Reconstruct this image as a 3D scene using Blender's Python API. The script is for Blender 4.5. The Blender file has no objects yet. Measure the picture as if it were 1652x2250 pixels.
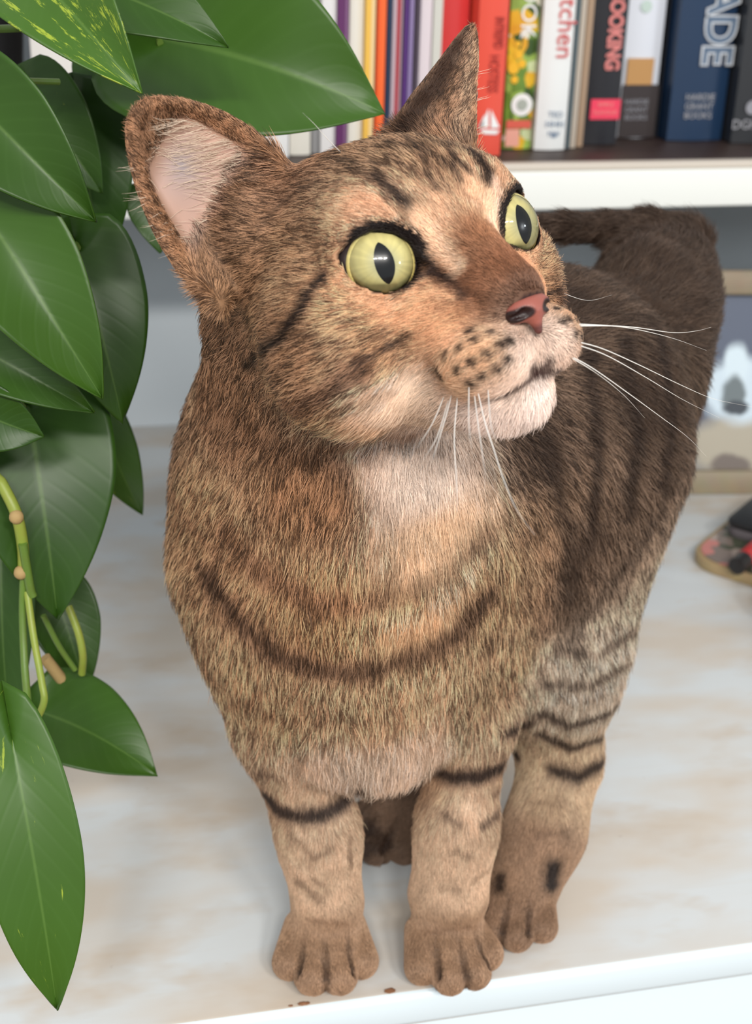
import bpy, bmesh, math, random
import numpy as np
from mathutils import Vector, Matrix, Euler
from mathutils.bvhtree import BVHTree

# ------------------------------------------------------------------ camera
def Vn(*a): return np.array(a, dtype=np.float64)
IMG_W, IMG_H, FPX, CAM_Z = 1652.0, 2250.0, 3028.0, 0.39
PITCH, YAW, ROLL = (math.radians(a) for a in (25.0, 13.0, 1.7))
CF = Vn(math.sin(YAW) * math.cos(PITCH), math.cos(YAW) * math.cos(PITCH), -math.sin(PITCH))
r0 = Vn(math.cos(YAW), -math.sin(YAW), 0); u0 = np.cross(r0, CF)
CR = r0 * math.cos(ROLL) + u0 * math.sin(ROLL); CU = -r0 * math.sin(ROLL) + u0 * math.cos(ROLL)
CC = Vn(0, 0, CAM_Z)
scene = bpy.context.scene
cam_data = bpy.data.cameras.new('camera'); cam = bpy.data.objects.new('camera', cam_data)
scene.collection.objects.link(cam); scene.camera = cam
cam.matrix_world = Matrix(((CR[0], CU[0], -CF[0], CC[0]), (CR[1], CU[1], -CF[1], CC[1]), (CR[2], CU[2], -CF[2], CC[2]), (0, 0, 0, 1)))
cam_data.sensor_fit = 'VERTICAL'; cam_data.sensor_height = 24.0; cam_data.lens = 24.0 * FPX / IMG_H
cam_data.clip_start = 0.01
def ray(px, py): return (px - IMG_W / 2) / FPX * CR - (py - IMG_H / 2) / FPX * CU + CF
def at_y(px, py, y): d = ray(px, py); return CC + d * (y / d[1])          # the point of plane Y=y seen at a pixel
def at_z(px, py, z): d = ray(px, py); return CC + d * ((z - CAM_Z) / d[2])
# ------------------------------------------------------------------ world, lamps, exposure
world = bpy.data.worlds.new('world'); scene.world = world; world.use_nodes = True
wb = world.node_tree.nodes['Background']; wb.inputs['Color'].default_value = (0.93, 0.97, 1.0, 1); wb.inputs['Strength'].default_value = 0.62
scene.view_settings.view_transform = 'Standard'; scene.view_settings.look = 'None'; scene.view_settings.gamma = 1.0
scene.view_settings.use_curve_mapping = False; scene.view_settings.exposure = 0.0
def area_lamp(loc, target, sx, sy, watts, col):
    l = bpy.data.lights.new('room_light', 'AREA'); l.shape = 'RECTANGLE'; l.size = sx; l.size_y = sy; l.energy = watts; l.color = col
    o = bpy.data.objects.new('room_light', l); scene.collection.objects.link(o); o.location = loc
    o.rotation_euler = (Vector(loc) - Vector(target)).to_track_quat('Z', 'Y').to_euler()
    return o
for ix in range(3):                                      # six ceiling panels behind and above the photographer
    for iy in range(2):
        area_lamp((-0.47 + 0.52 * ix, -1.22 - 0.22 * iy, 1.36 + 0.17 * iy), (0.10, 0.42, 0.2), 0.36, 0.12, 7.5, (1.0, 0.96, 0.90))
area_lamp((2.0, -0.68, 0.75), (0.15, 0.45, 0.2), 0.16, 0.22, 6.0, (0.90, 0.96, 1.0))  # small window light on the right, inferred from the glints in the eyes
scene.cycles.max_bounces = 8; scene.cycles.diffuse_bounces = 3; scene.cycles.transparent_max_bounces = 12
scene.cycles.caustics_reflective = False; scene.cycles.caustics_refractive = False
cam_data.dof.use_dof = True; cam_data.dof.aperture_fstop = 10.0; cam_data.dof.focus_distance = 0.425

# ------------------------------------------------------------------ helpers
C = scene.collection
def link(name, data, parent=None):
    o = bpy.data.objects.new(name, data); C.objects.link(o)
    if parent: o.parent = parent
    return o
def tag(o, label, cat=None, group=None, kind=None):
    o['label'] = label
    if cat: o['category'] = cat
    if group: o['group'] = group
    if kind: o['kind'] = kind
    return o
def empty(name, loc): o = link(name, None); o.location = loc; o.empty_display_size = 0.02; return o
def srgb1(c):
    return tuple(((v / 255) / 12.92 if v / 255 <= 0.04045 else ((v / 255 + 0.055) / 1.055) ** 2.4) for v in c)
MATS = {}
def mat(name, col, rough=0.5, spec=0.5, bump=0.0, bscale=200.0, var=0.0):
    if name in MATS: return MATS[name]
    m = bpy.data.materials.new(name); m.use_nodes = True; nt = m.node_tree; b = nt.nodes['Principled BSDF']
    b.inputs['Roughness'].default_value = rough; b.inputs['Specular IOR Level'].default_value = spec
    tc = nt.nodes.new('ShaderNodeTexCoord'); nz = nt.nodes.new('ShaderNodeTexNoise'); nz.inputs['Scale'].default_value = bscale; nz.inputs['Detail'].default_value = 5
    nt.links.new(tc.outputs['Object'], nz.inputs['Vector'])
    mx = nt.nodes.new('ShaderNodeMix'); mx.data_type = 'RGBA'; mx.blend_type = 'MULTIPLY'; mx.inputs[0].default_value = var
    mx.inputs[6].default_value = (*srgb1(col), 1); nt.links.new(nz.outputs['Color'], mx.inputs[7]); nt.links.new(mx.outputs[2], b.inputs['Base Color'])
    if bump:
        bp = nt.nodes.new('ShaderNodeBump'); bp.inputs['Strength'].default_value = bump; bp.inputs['Distance'].default_value = 0.001
        nt.links.new(nz.outputs['Fac'], bp.inputs['Height']); nt.links.new(bp.outputs['Normal'], b.inputs['Normal'])
    MATS[name] = m; return m
def box(name, lo, hi, m, parent=None, bevel=0.0015, seg=2):
    bm = bmesh.new(); bmesh.ops.create_cube(bm, size=1)
    for v in bm.verts: v.co = Vector([(lo[i] + hi[i]) / 2 + v.co[i] * (hi[i] - lo[i]) for i in range(3)])
    if bevel: bmesh.ops.bevel(bm, geom=bm.edges[:], offset=bevel, segments=seg, affect='EDGES', profile=0.5)
    return from_bm(name, bm, m, parent)
def from_bm(name, bm, m, parent=None, smooth=True):
    me = bpy.data.meshes.new(name); bmesh.ops.recalc_face_normals(bm, faces=bm.faces[:]); bm.to_mesh(me); bm.free()
    if m: me.materials.append(m)
    if smooth: me.shade_smooth(); me.set_sharp_from_angle(angle=math.radians(40))
    return link(name, me, parent)
def tube_bm(bm, pts, rad, seg=10):
    pts = [Vector(p) for p in pts]; rings = []; prev = None
    for i, p in enumerate(pts):
        t = (pts[min(i + 1, len(pts) - 1)] - pts[max(i - 1, 0)]).normalized()
        a = (prev - t * prev.dot(t)) if prev else t.orthogonal()
        a.normalize(); prev = a; b = t.cross(a); r = rad[i] if hasattr(rad, '__len__') else rad
        rings.append([bm.verts.new(p + (a * math.cos(2 * math.pi * k / seg) + b * math.sin(2 * math.pi * k / seg)) * r) for k in range(seg)])
    for A, B in zip(rings[:-1], rings[1:]):
        for k in range(seg): bm.faces.new((A[k], A[(k + 1) % seg], B[(k + 1) % seg], B[k]))
    bm.faces.new(rings[0][::-1]); bm.faces.new(rings[-1])
def spline(pts, n=6):
    P = [Vn(*p) for p in pts]; P = [2 * P[0] - P[1]] + P + [2 * P[-1] - P[-2]]; out = []
    for i in range(1, len(P) - 2):
        for t in np.linspace(0, 1, n, endpoint=False):
            out.append(0.5 * ((2 * P[i]) + (-P[i - 1] + P[i + 1]) * t + (2 * P[i - 1] - 5 * P[i] + 4 * P[i + 1] - P[i + 2]) * t * t + (-P[i - 1] + 3 * P[i] - 3 * P[i + 1] + P[i + 2]) * t ** 3))
    out.append(P[-2]); return out

# ------------------------------------------------------------------ the shelf unit
SZ, LIPB, LIPY, BACKY, EDGEY = 0.2312, 0.2035, 0.800, 0.995, 0.386
def painted_wood():
    m = bpy.data.materials.new('worn_white_paint'); m.use_nodes = True; nt = m.node_tree; b = nt.nodes['Principled BSDF']; L = nt.links
    tc = nt.nodes.new('ShaderNodeTexCoord'); mp = nt.nodes.new('ShaderNodeMapping'); mp.inputs['Scale'].default_value = (1.0, 2.0, 1.0); mp.inputs['Rotation'].default_value = (0, 0, 0.15)
    L.new(tc.outputs['Object'], mp.inputs['Vector'])
    def noise(scale, detail, rough, vec=None):
        n = nt.nodes.new('ShaderNodeTexNoise'); n.inputs['Scale'].default_value = scale; n.inputs['Detail'].default_value = detail; n.inputs['Roughness'].default_value = rough
        L.new((vec or mp).outputs[0], n.inputs['Vector']); return n
    def ramp(src, p0, p1, c0=(0, 0, 0, 1), c1=(1, 1, 1, 1)):
        r = nt.nodes.new('ShaderNodeValToRGB'); r.color_ramp.elements[0].position = p0; r.color_ramp.elements[1].position = p1
        r.color_ramp.elements[0].color = c0; r.color_ramp.elements[1].color = c1; L.new(src, r.inputs[0]); return r
    def mix(fac, a, c):
        x = nt.nodes.new('ShaderNodeMix'); x.data_type = 'RGBA'
        L.new(fac, x.inputs[0])
        for s, v in ((6, a), (7, c)):
            if isinstance(v, tuple): x.inputs[s].default_value = v
            else: L.new(v, x.inputs[s])
        return x.outputs[2]
    big = ramp(noise(9, 3, 0.5).outputs['Fac'], 0.42, 0.62)
    col = mix(big.outputs[0], (*srgb1((208, 212, 214)), 1), (*srgb1((204, 194, 182)), 1))  # cool white has the window's bluish reflection painted in; beige is wear
    mid = ramp(noise(12, 4, 0.55).outputs['Fac'], 0.52, 0.70)
    col = mix(mid.outputs[0], col, (*srgb1((196, 182, 166)), 1))
    st = nt.nodes.new('ShaderNodeMapping'); st.inputs['Scale'].default_value = (4, 60, 1); L.new(tc.outputs['Object'], st.inputs['Vector'])
    streak = noise(6, 4, 0.6, st); sr = ramp(streak.outputs['Fac'], 0.55, 0.85)
    sf = nt.nodes.new('ShaderNodeMath'); sf.operation = 'MULTIPLY'; sf.inputs[1].default_value = 0.2; L.new(sr.outputs[0], sf.inputs[0])
    col = mix(sf.outputs[0], col, (*srgb1((196, 182, 166)), 1))
    speck = ramp(noise(160, 2, 0.5).outputs['Fac'], 0.74, 0.80)
    sp = nt.nodes.new('ShaderNodeMath'); sp.operation = 'MULTIPLY'; sp.inputs[1].default_value = 0.3; L.new(speck.outputs[0], sp.inputs[0])
    col = mix(sp.outputs[0], col, (*srgb1((150, 128, 108)), 1))
    L.new(col, b.inputs['Base Color'])
    rr = ramp(noise(14, 3, 0.5).outputs['Fac'], 0.35, 0.7, (0.28, 0.28, 0.28, 1), (0.46, 0.46, 0.46, 1)); L.new(rr.outputs[0], b.inputs['Roughness'])
    bp = nt.nodes.new('ShaderNodeBump'); bp.inputs['Strength'].default_value = 0.12; bp.inputs['Distance'].default_value = 0.0006
    L.new(streak.outputs['Fac'], bp.inputs['Height']); L.new(bp.outputs['Normal'], b.inputs['Normal'])
    return m
M_top = painted_wood()
M_edge = mat('white_gloss_edge', (226, 240, 248), 0.3, 0.5, 0.05, 60)
M_lip = mat('white_shelf_lip', (236, 238, 234), 0.4, 0.5, 0.05, 60)
M_lipb = mat('cream_shelf_bevel', (206, 196, 184), 0.45)
M_back = mat('cool_white_back', (190, 198, 204), 0.55, 0.4, 0.04, 30)
M_board = mat('dark_brown_board', (62, 48, 44), 0.45, 0.5, 0.2, 80, 0.3)
M_wall = mat('wall_paint', (214, 216, 216), 0.8)
M_floor = mat('floor_wood', (150, 120, 92), 0.5, 0.5, 0.1, 40, 0.3)
tag(box('floor', (-1.6, -2.2, -0.80), (2.2, 1.06, -0.76), M_floor, bevel=0), 'wooden floor below the white shelf unit', kind='structure')
tag(box('wall_back', (-1.6, 1.02, -0.76), (2.2, 1.06, 1.9), M_wall, bevel=0), 'pale wall behind the white shelf unit', kind='structure')
unit = tag(empty('shelf_unit', (0.2, 0.7, -0.76)), 'white painted shelf unit the cat stands on, worn top and brown book shelf', 'shelf unit')
unit_inv = Matrix.Translation(Vector((-0.2, -0.7, 0.76)))
def upart(o):
    o.parent = unit; o.matrix_parent_inverse = unit_inv; return o
upart(box('counter_top', (-0.75, EDGEY + 0.0018, -0.018), (1.15, BACKY, 0.0), M_top, None, 0.0012))
upart(box('front_edge', (-0.75, EDGEY - 0.0002, -0.0168), (1.15, EDGEY + 0.006, -0.0003), M_edge, None, 0.003, 3))
upart(box('apron', (-0.75, EDGEY + 0.004, -0.30), (1.15, EDGEY + 0.022, -0.0172), M_edge, None, 0.001))
upart(box('back_panel', (-0.75, BACKY, -0.76), (1.15, BACKY + 0.018, 0.62), M_back, None, 0.0008))
upart(box('shelf_board', (-0.75, LIPY + 0.009, LIPB + 0.003), (1.15, BACKY, SZ - 0.0006), M_board, None, 0.0008))
upart(box('shelf_lip', (-0.75, LIPY, LIPB), (1.15, LIPY + 0.0095, SZ - 0.0042), M_lip, None, 0.0016, 3))
upart(box('shelf_bevel', (-0.75, LIPY + 0.0008, SZ - 0.0046), (1.15, LIPY + 0.0098, SZ + 0.0004), M_lipb, None, 0.0022, 3))
for sx in (-0.768, 1.15): upart(box('side_panel', (sx, EDGEY + 0.01, -0.76), (sx + 0.018, BACKY + 0.018, 0.62), M_lip, None, 0.001))

# ------------------------------------------------------------------ books
def ptext(parent, body, px, py, y, height, m, vertical=True, name='title', outline=0.0, sx=1.0, align='CENTER', extr=0.00012, fat=0.0):
    cu = bpy.data.curves.new(name, 'FONT'); cu.body = body; cu.size = height / 0.70; cu.align_x = align; cu.align_y = 'CENTER'; cu.extrude = extr; cu.offset = fat
    if outline: cu.fill_mode = 'NONE'; cu.bevel_depth = outline; cu.bevel_resolution = 1; cu.extrude = 0
    cu.resolution_u = 4; cu.materials.append(m); tmp = bpy.data.objects.new(name, cu); C.objects.link(tmp)
    me = bpy.data.meshes.new_from_object(tmp.evaluated_get(bpy.context.evaluated_depsgraph_get())); bpy.data.objects.remove(tmp)
    me.name = name; o = link(name, me, parent)
    p = at_y(px, py, y) - Vn(0, 0.0006, 0)
    R = Matrix(((0, 1, 0), (0, 0, -1), (-1, 0, 0))) if vertical else Matrix(((1, 0, 0), (0, 0, -1), (0, 1, 0)))
    o.matrix_world = Matrix.Translation(Vector(p)) @ R.to_4x4() @ Matrix.Diagonal((sx, 1, 1, 1))
    return o
SPAN = {}
def book(label, x0, x1, pyb, y, col, h=0.24, pages=(232, 226, 212), rough=0.35, group='cookbooks and magazines on the upper shelf', d=0.15, m=None, soft=False):
    """spine between pixel columns x0 and x1 at row pyb; its bottom stands on the shelf"""
    a, b = at_y(x0, pyb, y), at_y(x1, pyb, y); X0, X1 = a[0] + 0.0002, b[0] - 0.0002
    X0 = max([X0] + [q[1] + 0.0003 for q in SPAN.values()])
    d = min(d, BACKY - y - 0.004)
    key = 'cover_%d_%d_%d' % col; cm = m or mat(key, col, rough, 0.5, 0.03, 120)
    bm = bmesh.new(); t = min(0.0022 if not soft else 0.0006, (X1 - X0) * 0.22); n = 6 if not soft else 3
    bul = min(0.003, (X1 - X0) * 0.12)
    prof = [(X0, y + d)] + [(X0 + (X1 - X0) * k / n, y + bul * (1 - math.sin(math.pi * k / n)) * 0.9) for k in range(n + 1)] + [(X1, y + d)]
    inn = [(X0 + t, y + d)] + [(X0 + t + (X1 - X0 - 2 * t) * k / n, y + t + 0.0025) for k in range(n + 1)] + [(X1 - t, y + d)]
    Z0, Z1 = SZ, SZ + h
    lo = [(bm.verts.new((p[0], p[1], Z0)), bm.verts.new((p[0], p[1], Z1))) for p in prof]
    li = [(bm.verts.new((p[0], p[1], Z0)), bm.verts.new((p[0], p[1], Z1))) for p in inn]
    N = len(prof)
    for i in range(N - 1):
        bm.faces.new((lo[i][0], lo[i + 1][0], lo[i + 1][1], lo[i][1])); bm.faces.new((li[i][0], li[i][1], li[i + 1][1], li[i + 1][0]))
        bm.faces.new((lo[i][0], li[i][0], li[i + 1][0], lo[i + 1][0])); bm.faces.new((lo[i][1], lo[i + 1][1], li[i + 1][1], li[i][1]))
    for i in (0, N - 1): bm.faces.new((lo[i][0], lo[i][1], li[i][1], li[i][0]))
    o = tag(from_bm('book', bm, cm), label, 'book', group)
    box('pages', (X0 + t * 1.02, y + t + 0.003, SZ + 0.003), (X1 - t * 1.02, y + d - 0.004, Z1 - 0.003), mat('paper_%d' % pages[0], pages, 0.8), o, 0)
    SPAN[o.name] = (X0, X1);
    return o
M_ink = {k: mat('print_' + k, c, 0.4) for k, c in dict(white=(240, 240, 240), dkred=(150, 34, 30), pink=(240, 150, 146), red=(206, 84, 84), navy=(28, 48, 72), blue=(120, 140, 164), grey=(120, 116, 116), hot=(240, 66, 96), pale=(206, 210, 216), paleg=(196, 214, 206), lgrey=(170, 170, 176), tan=(196, 148, 92), dim=(150, 150, 158)).items()}
def strip(parent, name, x0, x1, y0, y1, y, m, out=0.0004):
    """a printed patch lying on a spine, between pixel corners"""
    ym = (y0 + y1) / 2; lo_, hi_ = SPAN[parent.name]
    X0 = max(at_y(x0, ym, y)[0], lo_ + 0.0001); X1 = min(at_y(x1, ym, y)[0], hi_ - 0.0001); xm = (x0 + x1) / 2; Z0, Z1 = max(at_y(xm, y1, y)[2], SZ + 0.0005), at_y(xm, y0, y)[2]
    a, b, c, d_ = (X0, y, Z0), (X1, y, Z0), (X1, y, Z1), (X0, y, Z1)
    bm = bmesh.new()
    f = [bm.verts.new((p[0], y - out, p[2])) for p in (a, b, c, d_)]; g = [bm.verts.new((p[0], y + 0.0003, p[2])) for p in (a, b, c, d_)]
    bm.faces.new(f)
    for i in range(4): bm.faces.new((f[i], f[(i + 1) % 4], g[(i + 1) % 4], g[i]))
    return from_bm(name, bm, m, parent, False)
def disc(parent, name, px, py, r, y, m, out=0.0005, n=28, ry=None):
    c = at_y(px, py, y); bm = bmesh.new(); k = np.linalg.norm(c - CC) / FPX
    f = [bm.verts.new((c[0] + r * k * math.cos(2 * math.pi * i / n), y - out, c[2] + (ry or r) * k * math.sin(2 * math.pi * i / n))) for i in range(n)]
    bm.faces.new(f); return from_bm(name, bm, m, parent, False)

# px columns are read at each book's foot
book('white book showing through the leaves above the cat\'s turned ear', 84, 205, 345, 0.835, (222, 218, 214))
book('black filler for the dark gap right of the white book behind the leaves', 208, 250, 345, 0.85, (20, 18, 18))  # black block standing in for a dark gap between books
book('pale grey book glimpsed between leaves beside the cat\'s ear', 400, 500, 345, 0.84, (206, 196, 190))
book('white book hidden by the widest leaf, its foot above the cat\'s head', 552, 636, 345, 0.832, (226, 226, 226))
book('cream paperback left of the grey book at the leaf edge', 636, 683, 345, 0.84, (222, 218, 208), soft=True)
book('grey book second left of the plum purple one', 684, 701, 345, 0.845, (150, 150, 152), soft=True)
book('white magazine touching the plum purple book', 704, 736, 345, 0.84, (224, 222, 222), soft=True)
o = book('plum purple paperback with a mauve right half', 737, 761, 345, 0.838, (98, 48, 98), soft=True); strip(o, 'spine_panel', 757, 768, -10, 345, 0.838, mat('mauve', (132, 92, 132), 0.4))
book('thick white paperback between plum and yellow books', 763, 794, 345, 0.84, (230, 226, 216), soft=True)
o = book('yellow book left of the bright orange one', 797, 818, 345, 0.836, (238, 190, 84), soft=True); strip(o, 'spine_panel', 813, 826, -10, 345, 0.836, mat('cream_print', (240, 214, 160), 0.4))
o = book('bright orange thin book beside yellow', 821, 841, 345, 0.834, (242, 106, 48), soft=True); strip(o, 'spine_panel', 826, 830, -10, 345, 0.834, mat('deep_orange', (222, 84, 36), 0.4))
book('dark navy thin book right of bright orange', 842, 853, 345, 0.838, (34, 54, 84), soft=True)
o = book('pale pink thin book with a red right edge', 854, 876, 345, 0.84, (204, 184, 194), soft=True); strip(o, 'spine_panel', 868, 876, -10, 345, 0.84, mat('crimson', (176, 44, 56), 0.4))
book('deep purple book left of the lilac one', 879.5, 888, 345, 0.836, (84, 44, 120), soft=True)
book('lilac thin book touching deep purple', 889, 899, 345, 0.84, (148, 130, 176), soft=True)
book('black-blue thin book behind the cat\'s upright ear', 884, 892, 345, 0.86, (34, 38, 56), soft=True)
o = book('pinkish white magazine left of the scarlet book', 913, 938, 345, 0.838, (218, 206, 212), soft=True)
book('pale grey magazine against the scarlet book', 939, 960, 345, 0.84, (206, 206, 198), soft=True)
book('wide scarlet book behind the tip of the cat\'s upright ear', 960, 1017, 345, 0.846, (214, 62, 62))
ob = book('orange-red book with dark red title and white sailing boat', 1037, 1100, 345, 0.829, (228, 84, 66))
ptext(ob, 'INTREPID', 1095, 72, 0.829, 0.0060, M_ink['dkred'], sx=0.50); ptext(ob, 'HOSTESS', 1083, 162, 0.829, 0.0064, M_ink['dkred'], sx=0.60)
bm = bmesh.new(); yb = 0.829                             # the sailing boat emblem
for tri in (((1073, 238), (1073, 280), (1053, 280)), ((1078, 240), (1078, 282), (1097, 280)), ((1064, 250), (1060, 278), (1052, 278))):
    bm.faces.new([bm.verts.new(Vector(at_y(px, py, yb)) - Vector((0, 0.0006, 0))) for px, py in tri])
bm.faces.new([bm.verts.new(Vector(at_y(px, py, yb)) - Vector((0, 0.0006, 0))) for px, py in ((1054, 284), (1097, 286), (1090, 295), (1062, 294))])
from_bm('boat_emblem', bm, M_ink['white'], ob, False)
def floral():
    m = bpy.data.materials.new('floral_print'); m.use_nodes = True; nt = m.node_tree; b = nt.nodes['Principled BSDF']; b.inputs['Roughness'].default_value = 0.3
    tc = nt.nodes.new('ShaderNodeTexCoord'); v = nt.nodes.new('ShaderNodeTexVoronoi'); v.inputs['Scale'].default_value = 130; v.inputs['Randomness'].default_value = 1
    nz = nt.nodes.new('ShaderNodeTexNoise'); nz.inputs['Scale'].default_value = 60; nz.inputs['Detail'].default_value = 4
    nt.links.new(tc.outputs['Object'], v.inputs['Vector']); nt.links.new(tc.outputs['Object'], nz.inputs['Vector'])
    sp = nt.nodes.new('ShaderNodeSeparateColor'); nt.links.new(v.outputs['Color'], sp.inputs[0])
    r = nt.nodes.new('ShaderNodeValToRGB'); r.color_ramp.interpolation = 'CONSTANT'
    stops = [(0, (104, 138, 52)), (0.22, (60, 88, 36)), (0.40, (150, 180, 84)), (0.58, (226, 178, 46)), (0.68, (206, 216, 170)), (0.78, (122, 152, 60)), (0.9, (226, 222, 206))]
    while len(r.color_ramp.elements) < len(stops): r.color_ramp.elements.new(0.5)
    for e, (p, c) in zip(r.color_ramp.elements, stops): e.position = p; e.color = (*srgb1(c), 1)
    nt.links.new(sp.outputs[0], r.inputs[0])
    mx = nt.nodes.new('ShaderNodeMix'); mx.data_type = 'RGBA'; mx.blend_type = 'OVERLAY'; mx.inputs[0].default_value = 0.7
    nt.links.new(r.outputs[0], mx.inputs[6]); nt.links.new(nz.outputs['Fac'], mx.inputs[7]); nt.links.new(mx.outputs[2], b.inputs['Base Color'])
    return m
o = book('green flower-printed book with yellow blooms and a round white badge', 1104, 1166, 330, 0.851, (110, 140, 60), m=floral())
ptext(o, 'COOK', 1162, 5, 0.851, 0.0098, M_ink['white'])
for px, py, r in ((1140, 120, 9), (1128, 150, 12), (1146, 140, 9), (1130, 175, 8), (1138, 96, 6)): disc(o, 'yellow_bloom', px, py, r, 0.851, mat('bloom', (238, 184, 40), 0.4))
disc(o, 'badge', 1146, 230, 23, 0.851, M_ink['white']); disc(o, 'badge_centre', 1146, 230, 12, 0.851, mat('badge_grey', (170, 178, 168), 0.4), 0.0009)
strip(o, 'red_band', 1112, 1166, 264, 282, 0.851, mat('salmon', (216, 96, 78), 0.4)); strip(o, 'pale_patch', 1110, 1140, 284, 322, 0.851, mat('pale_salmon', (232, 168, 150), 0.4))
o = book('white book with red kitchen title', 1174, 1242, 333, 0.846, (232, 234, 234))
ptext(o, 'kitchen', 1245, 43, 0.846, 0.0120, M_ink['red'], sx=0.92)
for i, (t, s) in enumerate((('TEO', 0.0036), ('HHH', 0.0040), ('MW', 0.0032))): ptext(o, t, 1220 - i * 2, 252 + i * 21, 0.846, s, M_ink['blue'], vertical=False, name='emblem_line')
disc(o, 'emblem_base', 1216, 298, 7, 0.846, M_ink['blue'], ry=4)
book('thin slate booklet leaning on white kitchen book', 1243, 1250, 333, 0.850, (96, 110, 116), soft=True)
book('thin beige booklet right of slate', 1251, 1263, 333, 0.852, (190, 178, 164), soft=True)
book('thin tan booklet left of black cooking book', 1264, 1279, 333, 0.856, (166, 140, 116), soft=True)
o = book('black book with pink outlined cooking title and hot pink band', 1281, 1355, 318, 0.862, (34, 34, 40))
ptext(o, 'COOKING', 1350, 64, 0.862, 0.0092, M_ink['pink'], outline=0.00055, sx=0.80)
strip(o, 'pink_band', 1297, 1362, 218, 262, 0.862, M_ink['hot'])
ptext(o, 'SIMPLE', 1330, 230, 0.862, 0.0026, M_ink['pink'], vertical=False, name='band_text'); ptext(o, 'FLAVOUR', 1329, 247, 0.862, 0.0026, M_ink['pink'], vertical=False, name='band_text')
YB = 0.885
o = book('white and dark brown book with a basket picture', 1356, 1436, 305, YB, (226, 230, 240))
strip(o, 'brown_panel', 1358, 1443, 186, 304, YB, mat('dark_brown_print', (58, 50, 50), 0.4))
strip(o, 'basket_picture', 1377, 1434, 128, 186, YB, M_ink['tan'], 0.0007)
disc(o, 'leaf_print', 1420, 14, 12, YB, M_ink['paleg'])
for i, t in enumerate(('HARDIE', 'GRANT', 'BOOKS')): ptext(o, t, 1398 - i, 224 + i * 17, YB, 0.0034, M_ink['dim'], vertical=False, name='imprint')
book('thin black book between the white and the blue books', 1437, 1442, 318, 0.888, (16, 18, 26))
YN = 0.872
o = book('wide navy book with large white rounded title', 1466, 1586, 312, YN, (30, 54, 84), d=0.11)
ptext(o, 'MADE', 1584, 22, YN, 0.0205, M_ink['pale'], outline=0.0008, sx=0.86, fat=0.0010)
ptext(o, 'MADE', 1584, 22, YN, 0.0205, mat('title_blue', (88, 108, 132), 0.4), sx=0.86, fat=0.0010)
for i, t in enumerate(('HARDIE', 'GRANT', 'BOOKS')): ptext(o, t, 1538 - i * 3, 214 + i * 20, YN, 0.0042, M_ink['lgrey'], vertical=False, name='imprint')
o = book('charcoal book at the right edge of the picture', 1607, 1700, 320, 0.860, (46, 48, 52))
ptext(o, 'DGHT', 1644, 274, 0.860, 0.0060, M_ink['lgrey'], vertical=False, name='imprint'); disc(o, 'emblem', 1652, 236, 14, 0.860, M_ink['dim'])

# ------------------------------------------------------------------ framed photograph standing on the counter
FYB, FYT = 0.800, 0.842
fr = tag(empty('picture_frame', (0.47, 0.80, 0)), 'wood framed photograph of a white and grey cat behind the tabby\'s flank', 'picture')
tilt = math.atan2(FYT - FYB, 0.150)
def tilted(o):
    o.parent = fr; o.rotation_euler = (-tilt, 0, math.radians(-8)); o.location = (0, 0, 0); return o
FWd = mat('frame_wood', (150, 136, 112), 0.5, 0.4, 0.2, 90, 0.25); FH, FL, FR = 0.155, -0.105, 0.16
def fbar(lo, hi): tilted(box('frame_bar', lo, hi, FWd, None, 0.002))
fbar((FL, -0.001, 0.0), (FR, 0.015, 0.017)); fbar((FL, -0.001, FH - 0.017), (FR, 0.015, FH)); fbar((FL, -0.001, 0.0172), (FL + 0.017, 0.015, FH - 0.0172)); fbar((FR - 0.017, -0.001, 0.0172), (FR, 0.015, FH - 0.0172))
def picture_mat():
    m = bpy.data.materials.new('cat_print'); m.use_nodes = True; nt = m.node_tree; b = nt.nodes['Principled BSDF']; b.inputs['Roughness'].default_value = 0.35; L = nt.links
    tc = nt.nodes.new('ShaderNodeTexCoord'); nz = nt.nodes.new('ShaderNodeTexNoise'); nz.inputs['Scale'].default_value = 70; L.new(tc.outputs['Object'], nz.inputs['Vector'])
    ad = nt.nodes.new('ShaderNodeVectorMath'); ad.operation = 'MULTIPLY_ADD'; ad.inputs[1].default_value = (0.008, 0, 0.008); L.new(nz.outputs['Color'], ad.inputs[0]); L.new(tc.outputs['Object'], ad.inputs[2])
    col = None
    base = (*srgb1((92, 100, 118)), 1)
    for (cx, cz, rx, rz, c) in PRINT:
        s = nt.nodes.new('ShaderNodeVectorMath'); s.operation = 'SUBTRACT'; s.inputs[1].default_value = (cx + 0.004, 0, cz + 0.004); L.new(ad.outputs[0], s.inputs[0])
        q = nt.nodes.new('ShaderNodeVectorMath'); q.operation = 'MULTIPLY'; q.inputs[1].default_value = (1 / rx, 0, 1 / rz); L.new(s.outputs[0], q.inputs[0])
        ln = nt.nodes.new('ShaderNodeVectorMath'); ln.operation = 'LENGTH'; L.new(q.outputs[0], ln.inputs[0])
        mr = nt.nodes.new('ShaderNodeMapRange'); mr.inputs[1].default_value = 1.1; mr.inputs[2].default_value = 0.75; L.new(ln.outputs['Value'], mr.inputs[0])
        x = nt.nodes.new('ShaderNodeMix'); x.data_type = 'RGBA'; L.new(mr.outputs[0], x.inputs[0]); x.inputs[7].default_value = (*srgb1(c), 1)
        if col is None: x.inputs[6].default_value = base
        else: L.new(col, x.inputs[6])
        col = x.outputs[2]
    L.new(col, b.inputs['Base Color']); return m
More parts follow.
